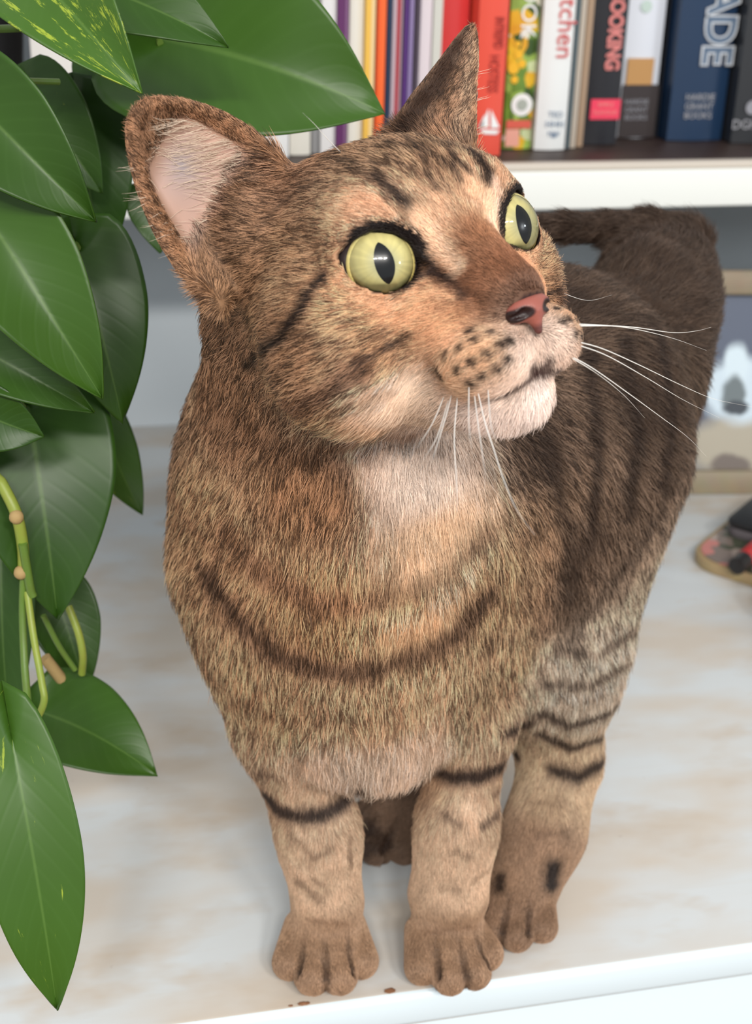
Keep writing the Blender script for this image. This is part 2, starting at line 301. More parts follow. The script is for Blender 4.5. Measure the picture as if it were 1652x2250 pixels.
# picture-local x, z in metres: the animal's fur, ears, face
PRINT = [(-0.01, 0.032, 0.060, 0.026, (176, 168, 152)), (0.012, 0.024, 0.022, 0.012, (96, 86, 78)), (-0.030, 0.020, 0.016, 0.008, (120, 110, 104)), (-0.022, 0.072, 0.034, 0.024, (206, 222, 234)),
         (-0.029, 0.090, 0.010, 0.016, (212, 228, 238)), (0.008, 0.074, 0.020, 0.014, (208, 220, 230)), (-0.030, 0.069, 0.0085, 0.015, (112, 122, 126)), (-0.027, 0.060, 0.010, 0.006, (70, 76, 84)), (0.006, 0.062, 0.012, 0.006, (140, 150, 164)),
         (0.002, 0.086, 0.006, 0.004, (176, 168, 150))]
pm = picture_mat()
tilted(box('print', (FL + 0.015, 0.006, 0.015), (FR - 0.015, 0.010, FH - 0.015), pm, None, 0))
tilted(box('backing', (FL + 0.01, 0.0105, 0.008), (FR - 0.01, 0.014, FH - 0.008), mat('backing_board', (90, 76, 60), 0.8), None, 0))

# ------------------------------------------------------------------ small things at the right edge
def rounded_slab(name, pts, z0, z1, m, parent=None, bev=0.001):
    bm = bmesh.new(); f = bm.faces.new([bm.verts.new((p[0], p[1], z0)) for p in pts])
    r = bmesh.ops.extrude_face_region(bm, geom=[f])
    for v in r['geom']:
        if isinstance(v, bmesh.types.BMVert): v.co.z = z1
    if bev: bmesh.ops.bevel(bm, geom=[e for e in bm.edges if abs(e.verts[0].co.z - e.verts[1].co.z) < 1e-6], offset=bev, segments=2, affect='EDGES', profile=0.5)
    return from_bm(name, bm, m, parent)
def rrect(c, ang, w, h, r, n=8):
    out = []
    for sx, sy, a0 in ((1, 1, 0), (-1, 1, 90), (-1, -1, 180), (1, -1, 270)):
        for k in range(n + 1):
            a = math.radians(a0 + 90 * k / n); x = sx * (w / 2 - r) + r * math.cos(a); y = sy * (h / 2 - r) + r * math.sin(a)
            out.append((c[0] + x * math.cos(ang) - y * math.sin(ang), c[1] + x * math.sin(ang) + y * math.cos(ang)))
    return out
def collage():
    m = bpy.data.materials.new('flower_collage'); m.use_nodes = True; nt = m.node_tree; b = nt.nodes['Principled BSDF']; b.inputs['Roughness'].default_value = 0.4
    tc = nt.nodes.new('ShaderNodeTexCoord'); v = nt.nodes.new('ShaderNodeTexVoronoi'); v.inputs['Scale'].default_value = 95; nt.links.new(tc.outputs['Object'], v.inputs['Vector'])
    sp = nt.nodes.new('ShaderNodeSeparateColor'); nt.links.new(v.outputs['Color'], sp.inputs[0]); r = nt.nodes.new('ShaderNodeValToRGB'); r.color_ramp.interpolation = 'CONSTANT'
    stops = [(0, (74, 78, 62)), (0.3, (56, 62, 50)), (0.48, (196, 124, 116)), (0.6, (126, 112, 104)), (0.8, (168, 152, 142))]
    while len(r.color_ramp.elements) < len(stops): r.color_ramp.elements.new(0.5)
    for e, (p, c) in zip(r.color_ramp.elements, stops): e.position = p; e.color = (*srgb1(c), 1)
    nt.links.new(sp.outputs[0], r.inputs[0]); nt.links.new(r.outputs[0], b.inputs['Base Color']); return m
ang = math.atan2(0.7845 - 0.7232, 0.4423 - 0.3731)
u_, v_ = Vn(math.cos(ang), math.sin(ang)), Vn(-math.sin(ang), math.cos(ang))
corner = Vn(0.3760, 0.7060); tc_ = corner + u_ * 0.062 - v_ * 0.045 - Vn(0.0125, 0.0)
tray = tag(empty('trinket_tray', (tc_[0], tc_[1], 0)), 'round-cornered tan wooden tray with flower-printed top at the right edge', 'tray')
def tp(o): o.parent = tray; o.matrix_parent_inverse = Matrix.Translation(Vector((-tc_[0], -tc_[1], 0))); return o
tp(rounded_slab('tray_base', rrect(tc_, ang, 0.125, 0.095, 0.022), 0.0, 0.007, mat('tan_wood', (176, 152, 112), 0.5, 0.4, 0.15, 90, 0.25)))
tp(rounded_slab('printed_top', rrect(tc_, ang, 0.119, 0.089, 0.020), 0.0069, 0.0078, collage(), None, 0))
p1 = at_z(1650, 1166, 0.016)[:2] + u_ * 0.032 - v_ * 0.004
case = tag(empty('black_case', (p1[0], p1[1], 0.0078)), 'flat black case lying on the flower-printed tray', 'case')
c1 = rounded_slab('case_lid', rrect(p1, ang, 0.066, 0.044, 0.008), 0.0145, 0.0190, mat('black_leather', (24, 24, 26), 0.45, 0.5, 0.3, 300), None, 0.0015)
c2 = rounded_slab('case_base', rrect(p1, ang, 0.064, 0.042, 0.008), 0.0078, 0.0144, mat('grey_felt', (98, 92, 96), 0.7), None, 0.001)
for c_ in (c1, c2): c_.parent = case; c_.matrix_parent_inverse = Matrix.Translation(Vector((-p1[0], -p1[1], -0.0078)))
p2 = at_z(1618, 1246, 0.013)[:2] + u_ * 0.016
lp = tag(empty('lip_balm', (p2[0], p2[1], 0.0078)), 'small red tube with a black end lying on the tray', 'tube')
def bar(name, a, b, r, m):
    bm = bmesh.new(); tube_bm(bm, [a, Vector(a).lerp(Vector(b), 0.04), Vector(a).lerp(Vector(b), 0.96), b], [r * 0.8, r, r, r * 0.8], 20)
    o = from_bm(name, bm, m, lp); o.matrix_parent_inverse = Matrix.Translation(Vector((-p2[0], -p2[1], -0.0078))); return o
q0 = Vector((p2[0] - u_[0] * 0.016, p2[1] - u_[1] * 0.016, 0.0134)); q1 = q0 + Vector((u_[0], u_[1], 0)) * 0.012; q2 = q0 + Vector((u_[0], u_[1], 0)) * 0.055
bar('tube_cap', q0, q1, 0.0055, mat('black_plastic', (28, 24, 24), 0.35)); bar('tube_body', q1 + Vector((u_[0], u_[1], 0)) * 0.0002, q2, 0.0055, mat('red_plastic', (176, 44, 44), 0.3))
jc = Vn(0.4005, 0.620)
jar = tag(empty('green_jar', (jc[0], jc[1], 0)), 'dark green round jar cut off by the right edge of the picture', 'jar')
def lathe(name, prof, c, m, parent, n=32):
    bm = bmesh.new(); rings = [[bm.verts.new((c[0] + r * math.cos(2 * math.pi * k / n), c[1] + r * math.sin(2 * math.pi * k / n), z)) for k in range(n)] for r, z in prof]
    for A, B in zip(rings[:-1], rings[1:]):
        for k in range(n): bm.faces.new((A[k], A[(k + 1) % n], B[(k + 1) % n], B[k]))
    bm.faces.new(rings[0][::-1]); bm.faces.new(rings[-1])
    o = from_bm(name, bm, m, parent); o.matrix_parent_inverse = Matrix.Translation(Vector((-c[0], -c[1], 0))); return o
lathe('jar_body', [(0.014, 0), (0.019, 0.003), (0.024, 0.012), (0.0245, 0.020), (0.022, 0.028), (0.016, 0.033)], jc, mat('green_glaze', (44, 54, 46), 0.25), jar)
lathe('jar_lid', [(0.017, 0.0331), (0.017, 0.036), (0.010, 0.039), (0.004, 0.040)], jc, mat('green_glaze', (44, 54, 46), 0.25), jar)
# blue and white carton glimpsed through the leaves, and crumbs on the counter's front edge
bx = at_z(40, 1205, 0); carton = tag(empty('carton', (bx[0], bx[1], 0)), 'small blue and white carton glimpsed between the lower leaves', 'carton')
o = box('carton_body', (-0.030, 0, 0), (0.026, 0.03, 0.030), mat('carton_white', (196, 206, 222), 0.5), carton, 0.001)
o = box('blue_band', (-0.0303, -0.0003, 0.008), (0.0263, 0.0303, 0.020), mat('carton_blue', (58, 110, 150), 0.5), carton, 0.0005)
for i, (px, py, r) in enumerate(((862, 2193, 0.0012), (668, 2216, 0.0010), (676, 2211, 0.0008), (664, 2222, 0.0007), (640, 2214, 0.0005))):
    c = at_z(px, py, 0); c[1] = max(c[1], EDGEY + 0.0025); bm = bmesh.new(); bmesh.ops.create_icosphere(bm, subdivisions=1, radius=r)
    rr_ = random.Random(i)
    for v in bm.verts: v.co = Vector((v.co.x * (1.5 + rr_.random()), v.co.y * (0.8 + rr_.random() * 0.6), (v.co.z + r) * 0.5))
    o = from_bm('crumb', bm, mat('crumb_brown', (140, 96, 66), 0.8)); o.location = (c[0], c[1], 0)
    tag(o, ('brown crumb on the counter edge between the two front paws', 'largest of the brown crumbs below the left front paw', 'brown crumb just above the largest one below the left paw', 'brown crumb hanging lowest on the counter edge', 'leftmost and smallest brown crumb on the counter edge')[i], 'crumb', 'crumbs on the counter edge')
# ------------------------------------------------------------------ trailing pothos
def leaf_material():
    m = bpy.data.materials.new('pothos_leaf'); m.use_nodes = True; nt = m.node_tree; b = nt.nodes['Principled BSDF']; L = nt.links
    N = nt.nodes.new
    uv = N('ShaderNodeUVMap'); uv.uv_map = 'leaf'; sx = N('ShaderNodeSeparateXYZ'); L.new(uv.outputs[0], sx.inputs[0])   # x: -1..1 across, y: 0..1 along
    def math_(op, a, b_=None, c=None):
        n = N('ShaderNodeMath'); n.operation = op
        for i, v in enumerate((a, b_, c)):
            if v is None: continue
            if isinstance(v, (int, float)): n.inputs[i].default_value = v
            else: L.new(v, n.inputs[i])
        return n.outputs[0]
    def attr(nm):
        a = N('ShaderNodeAttribute'); a.attribute_type = 'OBJECT'; a.attribute_name = nm; return a
    def mix(f, a, c, bt='MIX'):
        x = N('ShaderNodeMix'); x.data_type = 'RGBA'; x.blend_type = bt
        if isinstance(f, float): x.inputs[0].default_value = f
        else: L.new(f, x.inputs[0])
        for s, v in ((6, a), (7, c)):
            if isinstance(v, tuple): x.inputs[s].default_value = (*srgb1(v), 1)
            else: L.new(v, x.inputs[s])
        return x.outputs[2]
    au = math_('ABSOLUTE', sx.outputs[0])
    tc = N('ShaderNodeTexCoord'); n1 = N('ShaderNodeTexNoise'); n1.inputs['Scale'].default_value = 30; n1.inputs['Detail'].default_value = 4; L.new(tc.outputs['Object'], n1.inputs['Vector'])
    col = mix(n1.outputs['Fac'], (22, 50, 8), (50, 88, 18))
    col = mix(attr('tone').outputs['Fac'], col, (92, 136, 44))
    # side veins: bands slanting from the midrib to the tip
    v = math_('SUBTRACT', sx.outputs[1], math_('MULTIPLY', au, 0.28)); w = math_('SINE', math_('MULTIPLY', v, 62.0)); wv = math_('POWER', math_('MULTIPLY_ADD', w, 0.5, 0.5), 6.0)
    col = mix(math_('MULTIPLY', wv, 0.035), col, (96, 136, 66))
    rib = N('ShaderNodeMapRange'); rib.inputs[1].default_value = 0.045; rib.inputs[2].default_value = 0.01; L.new(au, rib.inputs[0])
    col = mix(math_('MULTIPLY', rib.outputs[0], 0.20), col, (132, 168, 84))
    # variegation: torn streaks running along the leaf
    mp = N('ShaderNodeCombineXYZ'); L.new(math_('MULTIPLY', sx.outputs[0], 5.0), mp.inputs[0]); L.new(math_('MULTIPLY', sx.outputs[1], 4.0), mp.inputs[1]); L.new(attr('seed').outputs['Fac'], mp.inputs[2])
    n2 = N('ShaderNodeTexNoise'); n2.inputs['Scale'].default_value = 1.3; n2.inputs['Detail'].default_value = 7; n2.inputs['Roughness'].default_value = 0.72; L.new(mp.outputs[0], n2.inputs['Vector'])
    thr = math_('SUBTRACT', 0.78, math_('MULTIPLY', attr('varieg').outputs['Fac'], 0.26))
    vr = N('ShaderNodeMapRange'); L.new(n2.outputs['Fac'], vr.inputs[0]); L.new(thr, vr.inputs[1]); L.new(math_('ADD', thr, 0.05), vr.inputs[2])
    col = mix(math_('MULTIPLY', vr.outputs[0], 0.85), col, (172, 190, 62))
    L.new(col, b.inputs['Base Color']); b.inputs['Roughness'].default_value = 0.40; b.inputs['Specular IOR Level'].default_value = 0.42
    bp = N('ShaderNodeBump'); bp.inputs['Strength'].default_value = 0.07; bp.inputs['Distance'].default_value = 0.0008
    L.new(math_('SUBTRACT', math_('MULTIPLY', n1.outputs['Fac'], 0.5), math_('MULTIPLY', wv, 0.4)), bp.inputs['Height']); L.new(bp.outputs['Normal'], b.inputs['Normal'])
    tr = N('ShaderNodeBsdfTranslucent'); L.new(mix(0.5, col, (150, 190, 60)), tr.inputs['Color'])
    ms = N('ShaderNodeMixShader'); ms.inputs[0].default_value = 0.14; L.new(b.outputs[0], ms.inputs[1]); L.new(tr.outputs[0], ms.inputs[2])
    L.new(ms.outputs[0], nt.nodes['Material Output'].inputs['Surface'])
    return m
M_leaf = leaf_material(); M_stem = mat('pothos_stem', (150, 164, 66), 0.45, 0.5, 0.2, 150, 0.25); M_stem_d = mat('pothos_petiole', (104, 134, 54), 0.45, 0.5, 0.2, 150, 0.25); M_node = mat('stem_node', (176, 148, 100), 0.7, 0.3, 0.3, 300)
POT = Vn(at_y(-62, 240, 0.872)[0], 0.872)
plant = tag(empty('pothos_plant', (POT[0], POT[1], SZ)), 'trailing pothos in a black pot at the left, large glossy green leaves flecked yellow', 'houseplant')
pinv = Matrix.Translation(Vector((-POT[0], -POT[1], -SZ)))
def leaf(base, tip, width, yb, yt, tilt=0.0, fold=0.22, sag=0.12, tone=0.2, varieg=0.2, skew=0.0, wide=0.52, name='leaf'):
    """heart-shaped blade from base to tip (pixels with depths); tilt turns it about its own rib"""
    B, T = at_y(*base, yb), at_y(*tip, yt); a = T - B; Ln = np.linalg.norm(a); a /= Ln
    mid = (B + T) / 2; n = CC - mid; n /= np.linalg.norm(n)
    n = n + Vn(0, 0, 0.35); n -= a * (n @ a); n /= np.linalg.norm(n); l = np.cross(a, n)
    n, l = n * math.cos(tilt) + l * math.sin(tilt), l * math.cos(tilt) - n * math.sin(tilt)
    hw_ = width * 0.5 * np.linalg.norm(mid - CC) / FPX
    NT, NU = 30, 12; bm = bmesh.new(); uvl = bm.loops.layers.uv.new('leaf'); V = []; UV = {}
    rs = random.Random(int(base[0] * 7 + tip[1] * 13)); ph = rs.random() * 6
    for i in range(NT + 1):
        t = i / NT; wdt = (math.sin(math.pi * min(1, t ** wide)) ** 0.60) * (1 - 0.22 * t) * 1.06 if 0 < t < 1 else 0.0
        wdt = max(wdt * (1 - t ** 9 * 0.6), 0.002); row = []
        for j in range(-NU, NU + 1):
            u = j / NU; w_ = wdt * (1 + skew * (1 if u > 0 else -1))
            back = -0.20 * (abs(u) ** 1.5) * max(0, 1 - t / 0.35) ** 1.2                    # the two lobes reach back past the stalk
            z = fold * hw_ * (abs(u) ** 1.2) * wdt - sag * Ln * (2 * t - 1) ** 2 + 0.05 * hw_ * math.sin(7 * t + ph + 2 * u) * abs(u) - 0.10 * hw_ * u * u * math.sin(2.2 * t + ph)
            p = B + a * Ln * (t + back) + l * hw_ * u * w_ + n * (z + sag * Ln * 0.55)
            vtx = bm.verts.new(p); row.append(vtx); UV[vtx] = (u, t)
        V.append(row)
    for i in range(NT):
        for j in range(2 * NU):
            f = bm.faces.new((V[i][j], V[i + 1][j], V[i + 1][j + 1], V[i][j + 1])); f.smooth = True
            for lp_ in f.loops: lp_[uvl].uv = UV[lp_.vert]
    bmesh.ops.translate(bm, verts=bm.verts[:], vec=-Vector(B))
    me = bpy.data.meshes.new(name); bm.to_mesh(me); bm.free(); me.materials.append(M_leaf)
    o = link(name, me, plant); o.location = B; o.matrix_parent_inverse = pinv
    so = o.modifiers.new('thickness', 'SOLIDIFY'); so.thickness = 0.0005; so.offset = 0
    o['tone'] = tone; o['varieg'] = varieg; o['seed'] = rs.random() * 50
    return o
LEAVES = [
    ((30, -110), (304, 194), 250, 0.475, 0.430, 0.15, 0.45, 0.10, 0.45, 0.85),
    ((130, -60), (500, 97), 215, 0.500, 0.470, -0.1, 0.40, 0.08, 0.15, 0.10),
    ((345, 75), (842, 240), 430, 0.540, 0.500, 0.0, 0.30, 0.10, 0.30, 0.12),
    ((60, 190), (225, 425), 170, 0.535, 0.520, 0.2, 0.25, 0.08, 0.15, 0.45),
    ((-75, 205), (210, 486), 230, 0.450, 0.430, 0.25, 0.40, 0.08, 0.18, 0.10),
    ((170, 235), (222, 610), 205, 0.545, 0.530, 0.0, 0.20, 0.08, 0.02, 0.15),
    ((-30, 470), (226, 876), 250, 0.440, 0.420, 0.1, 0.30, 0.08, 0.30, 0.30),
    ((170, 545), (272, 932), 235, 0.490, 0.470, -0.1, 0.20, 0.08, 0.12, 0.35),
    ((-90, 740), (208, 906), 150, 0.455, 0.440, 0.2, 0.25, 0.08, 0.15, 0.25),
    ((330, 420), (352, 556), 110, 0.560, 0.550, 0.0, 0.20, 0.06, 0.10, 0.05),
    ((62, 890), (128, 1362), 330, 0.480, 0.450, -0.05, 0.22, 0.10, 0.06, 0.12),
    ((215, 905), (312, 1134), 120, 0.540, 0.540, 0.4, 0.25, 0.08, 0.30, 0.50),
    ((-60, 900), (96, 960), 150, 0.445, 0.440, 0.5, 0.30, 0.08, 0.05, 0.10),
    ((-40, 1150), (124, 1330), 150, 0.520, 0.510, 0.1, 0.25, 0.08, 0.20, 0.55),
    ((0, 1185), (22, 1625), 150, 0.490, 0.470, 0.2, 0.25, 0.08, 0.10, 0.10),
    ((120, 1300), (190, 1520), 150, 0.505, 0.490, -0.1, 0.20, 0.08, 0.10, 0.30),
    ((92, 1560), (345, 1698), 225, 0.470, 0.440, -0.2, 0.15, 0.10, 0.22, 0.12),
    ((28, 1625), (128, 2226), 205, 0.375, 0.345, -0.05, 0.16, 0.09, 0.35, 0.50, 0.0, 0.80),
    ((-70, 1570), (28, 1700), 90, 0.385, 0.375, 0.1, 0.25, 0.08, 0.45, 0.20),
    ((270, 150), (560, 345), 190, 0.600, 0.580, 0.0, 0.20, 0.08, 0.02, 0.05),
    ((205, 140), (252, 305), 95, 0.580, 0.570, 0.0, 0.20, 0.08, 0.05, 0.05),
    ((60, 360), (190, 640), 180, 0.560, 0.545, 0.1, 0.20, 0.08, 0.02, 0.10),
    ((-40, 960), (60, 1180), 150, 0.530, 0.520, 0.1, 0.20, 0.08, 0.05, 0.10),
]
for L_ in LEAVES: leaf(L_[0], L_[1], L_[2], L_[3], L_[4], *L_[5:])
def stem(pts, r, m, name='stem', taper=1.0):
    P = spline([at_y(px, py, y) for px, py, y in pts], 7); k = len(P)
    bm = bmesh.new(); tube_bm(bm, P, [r * (1 + (taper - 1) * i / (k - 1)) for i in range(k)], 10)
    o = from_bm(name, bm, m, plant); o.matrix_parent_inverse = pinv; return o
def pot_part(name, prof, m, n=40):
    bm = bmesh.new(); rings = [[bm.verts.new((r * math.cos(2 * math.pi * k / n), r * math.sin(2 * math.pi * k / n), z)) for k in range(n)] for r, z in prof]
    for A, B in zip(rings[:-1], rings[1:]):
        for k in range(n): bm.faces.new((A[k], A[(k + 1) % n], B[(k + 1) % n], B[k]))
    bm.faces.new(rings[0][::-1]); bm.faces.new(rings[-1]); return from_bm(name, bm, m, plant)
M_pot = mat('black_pot', (16, 16, 18), 0.35)
pot_part('pot', [(0.026, 0.0), (0.028, 0.002), (0.036, 0.100), (0.0375, 0.104), (0.0375, 0.110), (0.0340, 0.110), (0.0335, 0.096)], M_pot)
pot_part('soil', [(0.0330, 0.0962), (0.0320, 0.0985), (0.015, 0.1010), (0.004, 0.1020)], mat('potting_soil', (44, 32, 24), 0.9, 0.2, 0.8, 400))
def xyz_stem(pts, r, m, name):
    P = spline(pts, 7); bm = bmesh.new(); tube_bm(bm, P, r, 10); o = from_bm(name, bm, m, plant); o.matrix_parent_inverse = pinv; return o
va, vb = at_y(-40, -160, 0.50), at_y(-50, 300, 0.475)
xyz_stem([(POT[0], POT[1], SZ + 0.098), (POT[0], POT[1] - 0.01, SZ + 0.150), (POT[0] - 0.01, POT[1] - 0.08, SZ + 0.190), (va[0], 0.62, va[2] + 0.035), tuple(va)], 0.0021, M_stem, 'vine')
vc = at_y(30, -110, 0.475)
xyz_stem([(POT[0] + 0.008, POT[1], SZ + 0.098), (POT[0] + 0.01, POT[1] - 0.02, SZ + 0.160), (POT[0] + 0.01, POT[1] - 0.14, SZ + 0.185), (vc[0] + 0.01, 0.60, vc[2] + 0.03), tuple(vc)], 0.0016, M_stem, 'vine')
stem([(-40, -160, 0.50), (-50, 300, 0.475), (-60, 800, 0.47), (-20, 1020, 0.46), (5, 1065, 0.455), (36, 1130, 0.45), (50, 1200, 0.45), (52, 1262, 0.45)], 0.0021, M_stem, 'vine')
stem([(52, 1262, 0.45), (50, 1350, 0.448), (54, 1460, 0.44), (62, 1570, 0.425), (50, 1610, 0.40), (42, 1632, 0.378)], 0.0014, M_stem_d, 'vine')
stem([(60, 1300, 0.449), (74, 1400, 0.44), (92, 1500, 0.43), (96, 1545, 0.425), (70, 1592, 0.415), (30, 1608, 0.40), (-30, 1625, 0.385)], 0.0013, M_stem, 'petiole')
stem([(95, 1352, 0.47), (130, 1420, 0.47), (165, 1472, 0.47)], 0.0011, M_stem_d, 'petiole')
stem([(150, 1332, 0.475), (172, 1390, 0.47), (182, 1440, 0.468), (180, 1480, 0.47)], 0.0015, M_stem, 'petiole')
stem([(98, 1445, 0.480), (116, 1468, 0.480), (136, 1494, 0.480)], 0.0024, M_node, 'cut_stub')
stem([(50, 1195, 0.4475), (66, 1290, 0.448), (72, 1310, 0.448)], 0.0016, M_stem_d, 'petiole')
stem([(0, 178, 0.50), (60, 178, 0.505), (130, 180, 0.51)], 0.0011, M_stem_d, 'petiole')
stem([(-30, 160, 0.50), (20, 205, 0.505), (50, 250, 0.51)], 0.0013, M_stem_d, 'petiole')
for base, y in (((30, -110), 0.475), ((130, -60), 0.50), ((352, 95), 0.54), ((-75, 205), 0.45), ((-30, 470), 0.44), ((170, 545), 0.49), ((50, 895), 0.48), ((215, 905), 0.54)):
    stem([(base[0], base[1], y), (base[0] - 30, base[1] - 40, y + 0.015), (-45, base[1] - 30, 0.478)], 0.0013, M_stem_d, 'petiole')
for px, py, y in ((36, 1136, 0.4485), (46, 1258, 0.4485)):
    bm = bmesh.new(); bmesh.ops.create_uvsphere(bm, u_segments=10, v_segments=8, radius=0.0026); bmesh.ops.translate(bm, verts=bm.verts[:], vec=Vector(at_y(px, py, y)))
    o = from_bm('node', bm, M_node, plant); o.matrix_parent_inverse = pinv
FUR_DENSITY = 1.0  # hairs per area, relative
# ------------------------------------------------------------------ cat body as one implicit surface
HS = 1.1e-3                                             # head-local millimetres to metres
HT = Vn(0.0935, 0.3918, 0.2793)
HL = Vn(0.8947, 0.4346, 0.1029); HF = Vn(0.3849, -0.8672, 0.3160); HU = Vn(-0.2266, 0.2431, 0.9432)
def hw(p): return HT + HS * (p[0] * HL + p[1] * HF + p[2] * HU)
def hdir(p):
    d = p[0] * HL + p[1] * HF + p[2] * HU
    return d / np.linalg.norm(d)
def to_head(P):
    Q = (P - HT) / HS
    return np.stack([Q @ HL, Q @ HF, Q @ HU], -1)

VOX = 0.0012
LO = Vn(-0.02, 0.315, -0.012); HI = Vn(0.31, 0.66, 0.385)
NG = np.ceil((HI - LO) / VOX).astype(int) + 1
GX = [(LO[i] + VOX * np.arange(NG[i])).astype(np.float32) for i in range(3)]
FLD = np.full(NG, 0.05, np.float32)

def grid(lo, hi, pad):
    sl = []; ax = []
    for i in range(3):
        a = max(0, int((lo[i] - pad - LO[i]) / VOX)); b = min(NG[i], int((hi[i] + pad - LO[i]) / VOX) + 2)
        sl.append(slice(a, b)); ax.append(GX[i][a:b])
    return tuple(sl), ax[0][:, None, None], ax[1][None, :, None], ax[2][None, None, :]
def blend(sl, d, k):
    a = FLD[sl]; h = np.maximum(k - np.abs(a - d), 0) / k
    FLD[sl] = np.minimum(a, d) - h * h * k * 0.25
def carve(sl, d, k):                                    # remove the solid whose distance is d
    a = FLD[sl]; b = -d; h = np.maximum(k - np.abs(a - b), 0) / k
    FLD[sl] = np.maximum(a, b) + h * h * k * 0.25
def ell_d(c, r, ax, x, y, z):
    x = x - c[0]; y = y - c[1]; z = z - c[2]
    q = [(x * a[0] + y * a[1] + z * a[2]).astype(np.float32) for a in ax]
    k0 = np.sqrt(sum((q[i] / r[i]) ** 2 for i in range(3))) + 1e-9
    k1 = np.sqrt(sum((q[i] / r[i] ** 2) ** 2 for i in range(3))) + 1e-9
    return k0 * (k0 - 1) / k1
WAX = (Vn(1, 0, 0), Vn(0, 1, 0), Vn(0, 0, 1))
def ell(c, r, k=0.02, ax=WAX, op=blend):
    R = max(r); sl, x, y, z = grid(c - R, c + R, k + 0.004)
    op(sl, ell_d(c, r, ax, x, y, z), k)
def cone_d(a, b, ra, rb, x, y, z):
    ab = b - a; L2 = float(ab @ ab)
    t = np.clip(((x - a[0]) * ab[0] + (y - a[1]) * ab[1] + (z - a[2]) * ab[2]) / L2, 0, 1)
    return np.sqrt((x - a[0] - t * ab[0]) ** 2 + (y - a[1] - t * ab[1]) ** 2 + (z - a[2] - t * ab[2]) ** 2) - (ra + t * (rb - ra))
def cone(a, b, ra, rb, k=0.015, op=blend):
    R = max(ra, rb); sl, x, y, z = grid(np.minimum(a, b) - R, np.maximum(a, b) + R, k + 0.004)
    op(sl, cone_d(a, b, ra, rb, x, y, z), k)
def chain(pts, k=0.012, op=blend):                      # pts: (x, y, z, r)
    for p, q in zip(pts[:-1], pts[1:]): cone(Vn(*p[:3]), Vn(*q[:3]), p[3], q[3], k, op)
HAX = (HL, HF, HU)
def hell(c, r, k=8, op=blend, ax=None):
    ell(hw(c), [v * HS for v in r], k * HS, HAX if ax is None else ax, op)
def hcone(a, b, ra, rb, k=6, op=blend): cone(hw(a), hw(b), ra * HS, rb * HS, k * HS, op)

def ear_sheet(inner, outer, tip, nrm, cup, power, bulge, curl, k=4):
    """A cupped ear: rows of small balls along a curved sheet, thinner towards the rim."""
    I, O, Tp = hw(inner), hw(outer), hw(tip); B = (I + O) / 2
    w = (O - I) / 2; v = Tp - B; n = hdir(nrm)
    n = n - v * (n @ v) / (v @ v); n /= np.linalg.norm(n)
    tt, uu = np.meshgrid(np.linspace(-0.25, 1, 64), np.linspace(-1, 1, 48), indexing='ij')
    tc = np.clip(tt, 0, 1)
    half = np.where(tt > 0, (1 - tc) ** power * (1 + bulge * np.sin(np.pi * tc)), 1.0)
    q = -cup * HS * (1 - uu ** 2) * (1 - 0.6 * tc) * np.minimum(1, half * 1.6) + curl * HS * tc ** 2
    P = B + tt[..., None] * v + (half * uu)[..., None] * w + q[..., None] * n
    rad = HS * (1.55 + 0.9 * (1 - tc) * (1 - uu ** 2) + 0.6 * (tt < 0))
    lo = P.reshape(-1, 3).min(0) - 0.006; hi = P.reshape(-1, 3).max(0) + 0.006
    sl, x, y, z = grid(lo, hi, 0.012)
    D = np.full(FLD[sl].shape, 0.03, np.float32); o = Vn(x[0, 0, 0], y[0, 0, 0], z[0, 0, 0])
    R = 7
    for p, r in zip(P.reshape(-1, 3), rad.ravel()):
        c = np.round((p - o) / VOX).astype(int); s0 = np.maximum(c - R, 0); s1 = c + R + 1
        bx = x[s0[0]:s1[0]] - p[0]; by = y[:, s0[1]:s1[1]] - p[1]; bz = z[:, :, s0[2]:s1[2]] - p[2]
        d = np.sqrt(bx * bx + by * by + bz * bz) - r
        V = D[s0[0]:s1[0], s0[1]:s1[1], s0[2]:s1[2]]; np.minimum(V, d, out=V)
    blend(sl, D, k * HS)
    return B, w, v, n

# torso
ell(Vn(0.097, 0.455, 0.165), (0.060, 0.056, 0.072), 0.03)
ell(Vn(0.099, 0.438, 0.130), (0.050, 0.040, 0.046), 0.03)
cone(Vn(0.083, 0.428, 0.256), Vn(0.096, 0.452, 0.190), 0.042, 0.056, 0.03)
cone(Vn(0.105, 0.475, 0.186), Vn(0.184, 0.503, 0.191), 0.058, 0.0575, 0.03)
ell(Vn(0.155, 0.480, 0.157), (0.054, 0.050, 0.050), 0.03)
ell(Vn(0.0975, 0.424, 0.099), (0.030, 0.024, 0.019), 0.02)
# front legs (cat's right, cat's left)
chain([(0.060, 0.450, 0.155, 0.030), (0.0695, 0.438, 0.095, 0.0185), (0.0790, 0.424, 0.050, 0.0136), (0.0812, 0.416, 0.024, 0.0140)], 0.012)
chain([(0.140, 0.450, 0.155, 0.028), (0.1395, 0.432, 0.095, 0.0155), (0.1325, 0.418, 0.050, 0.0134), (0.1285, 0.410, 0.026, 0.0156)], 0.012)
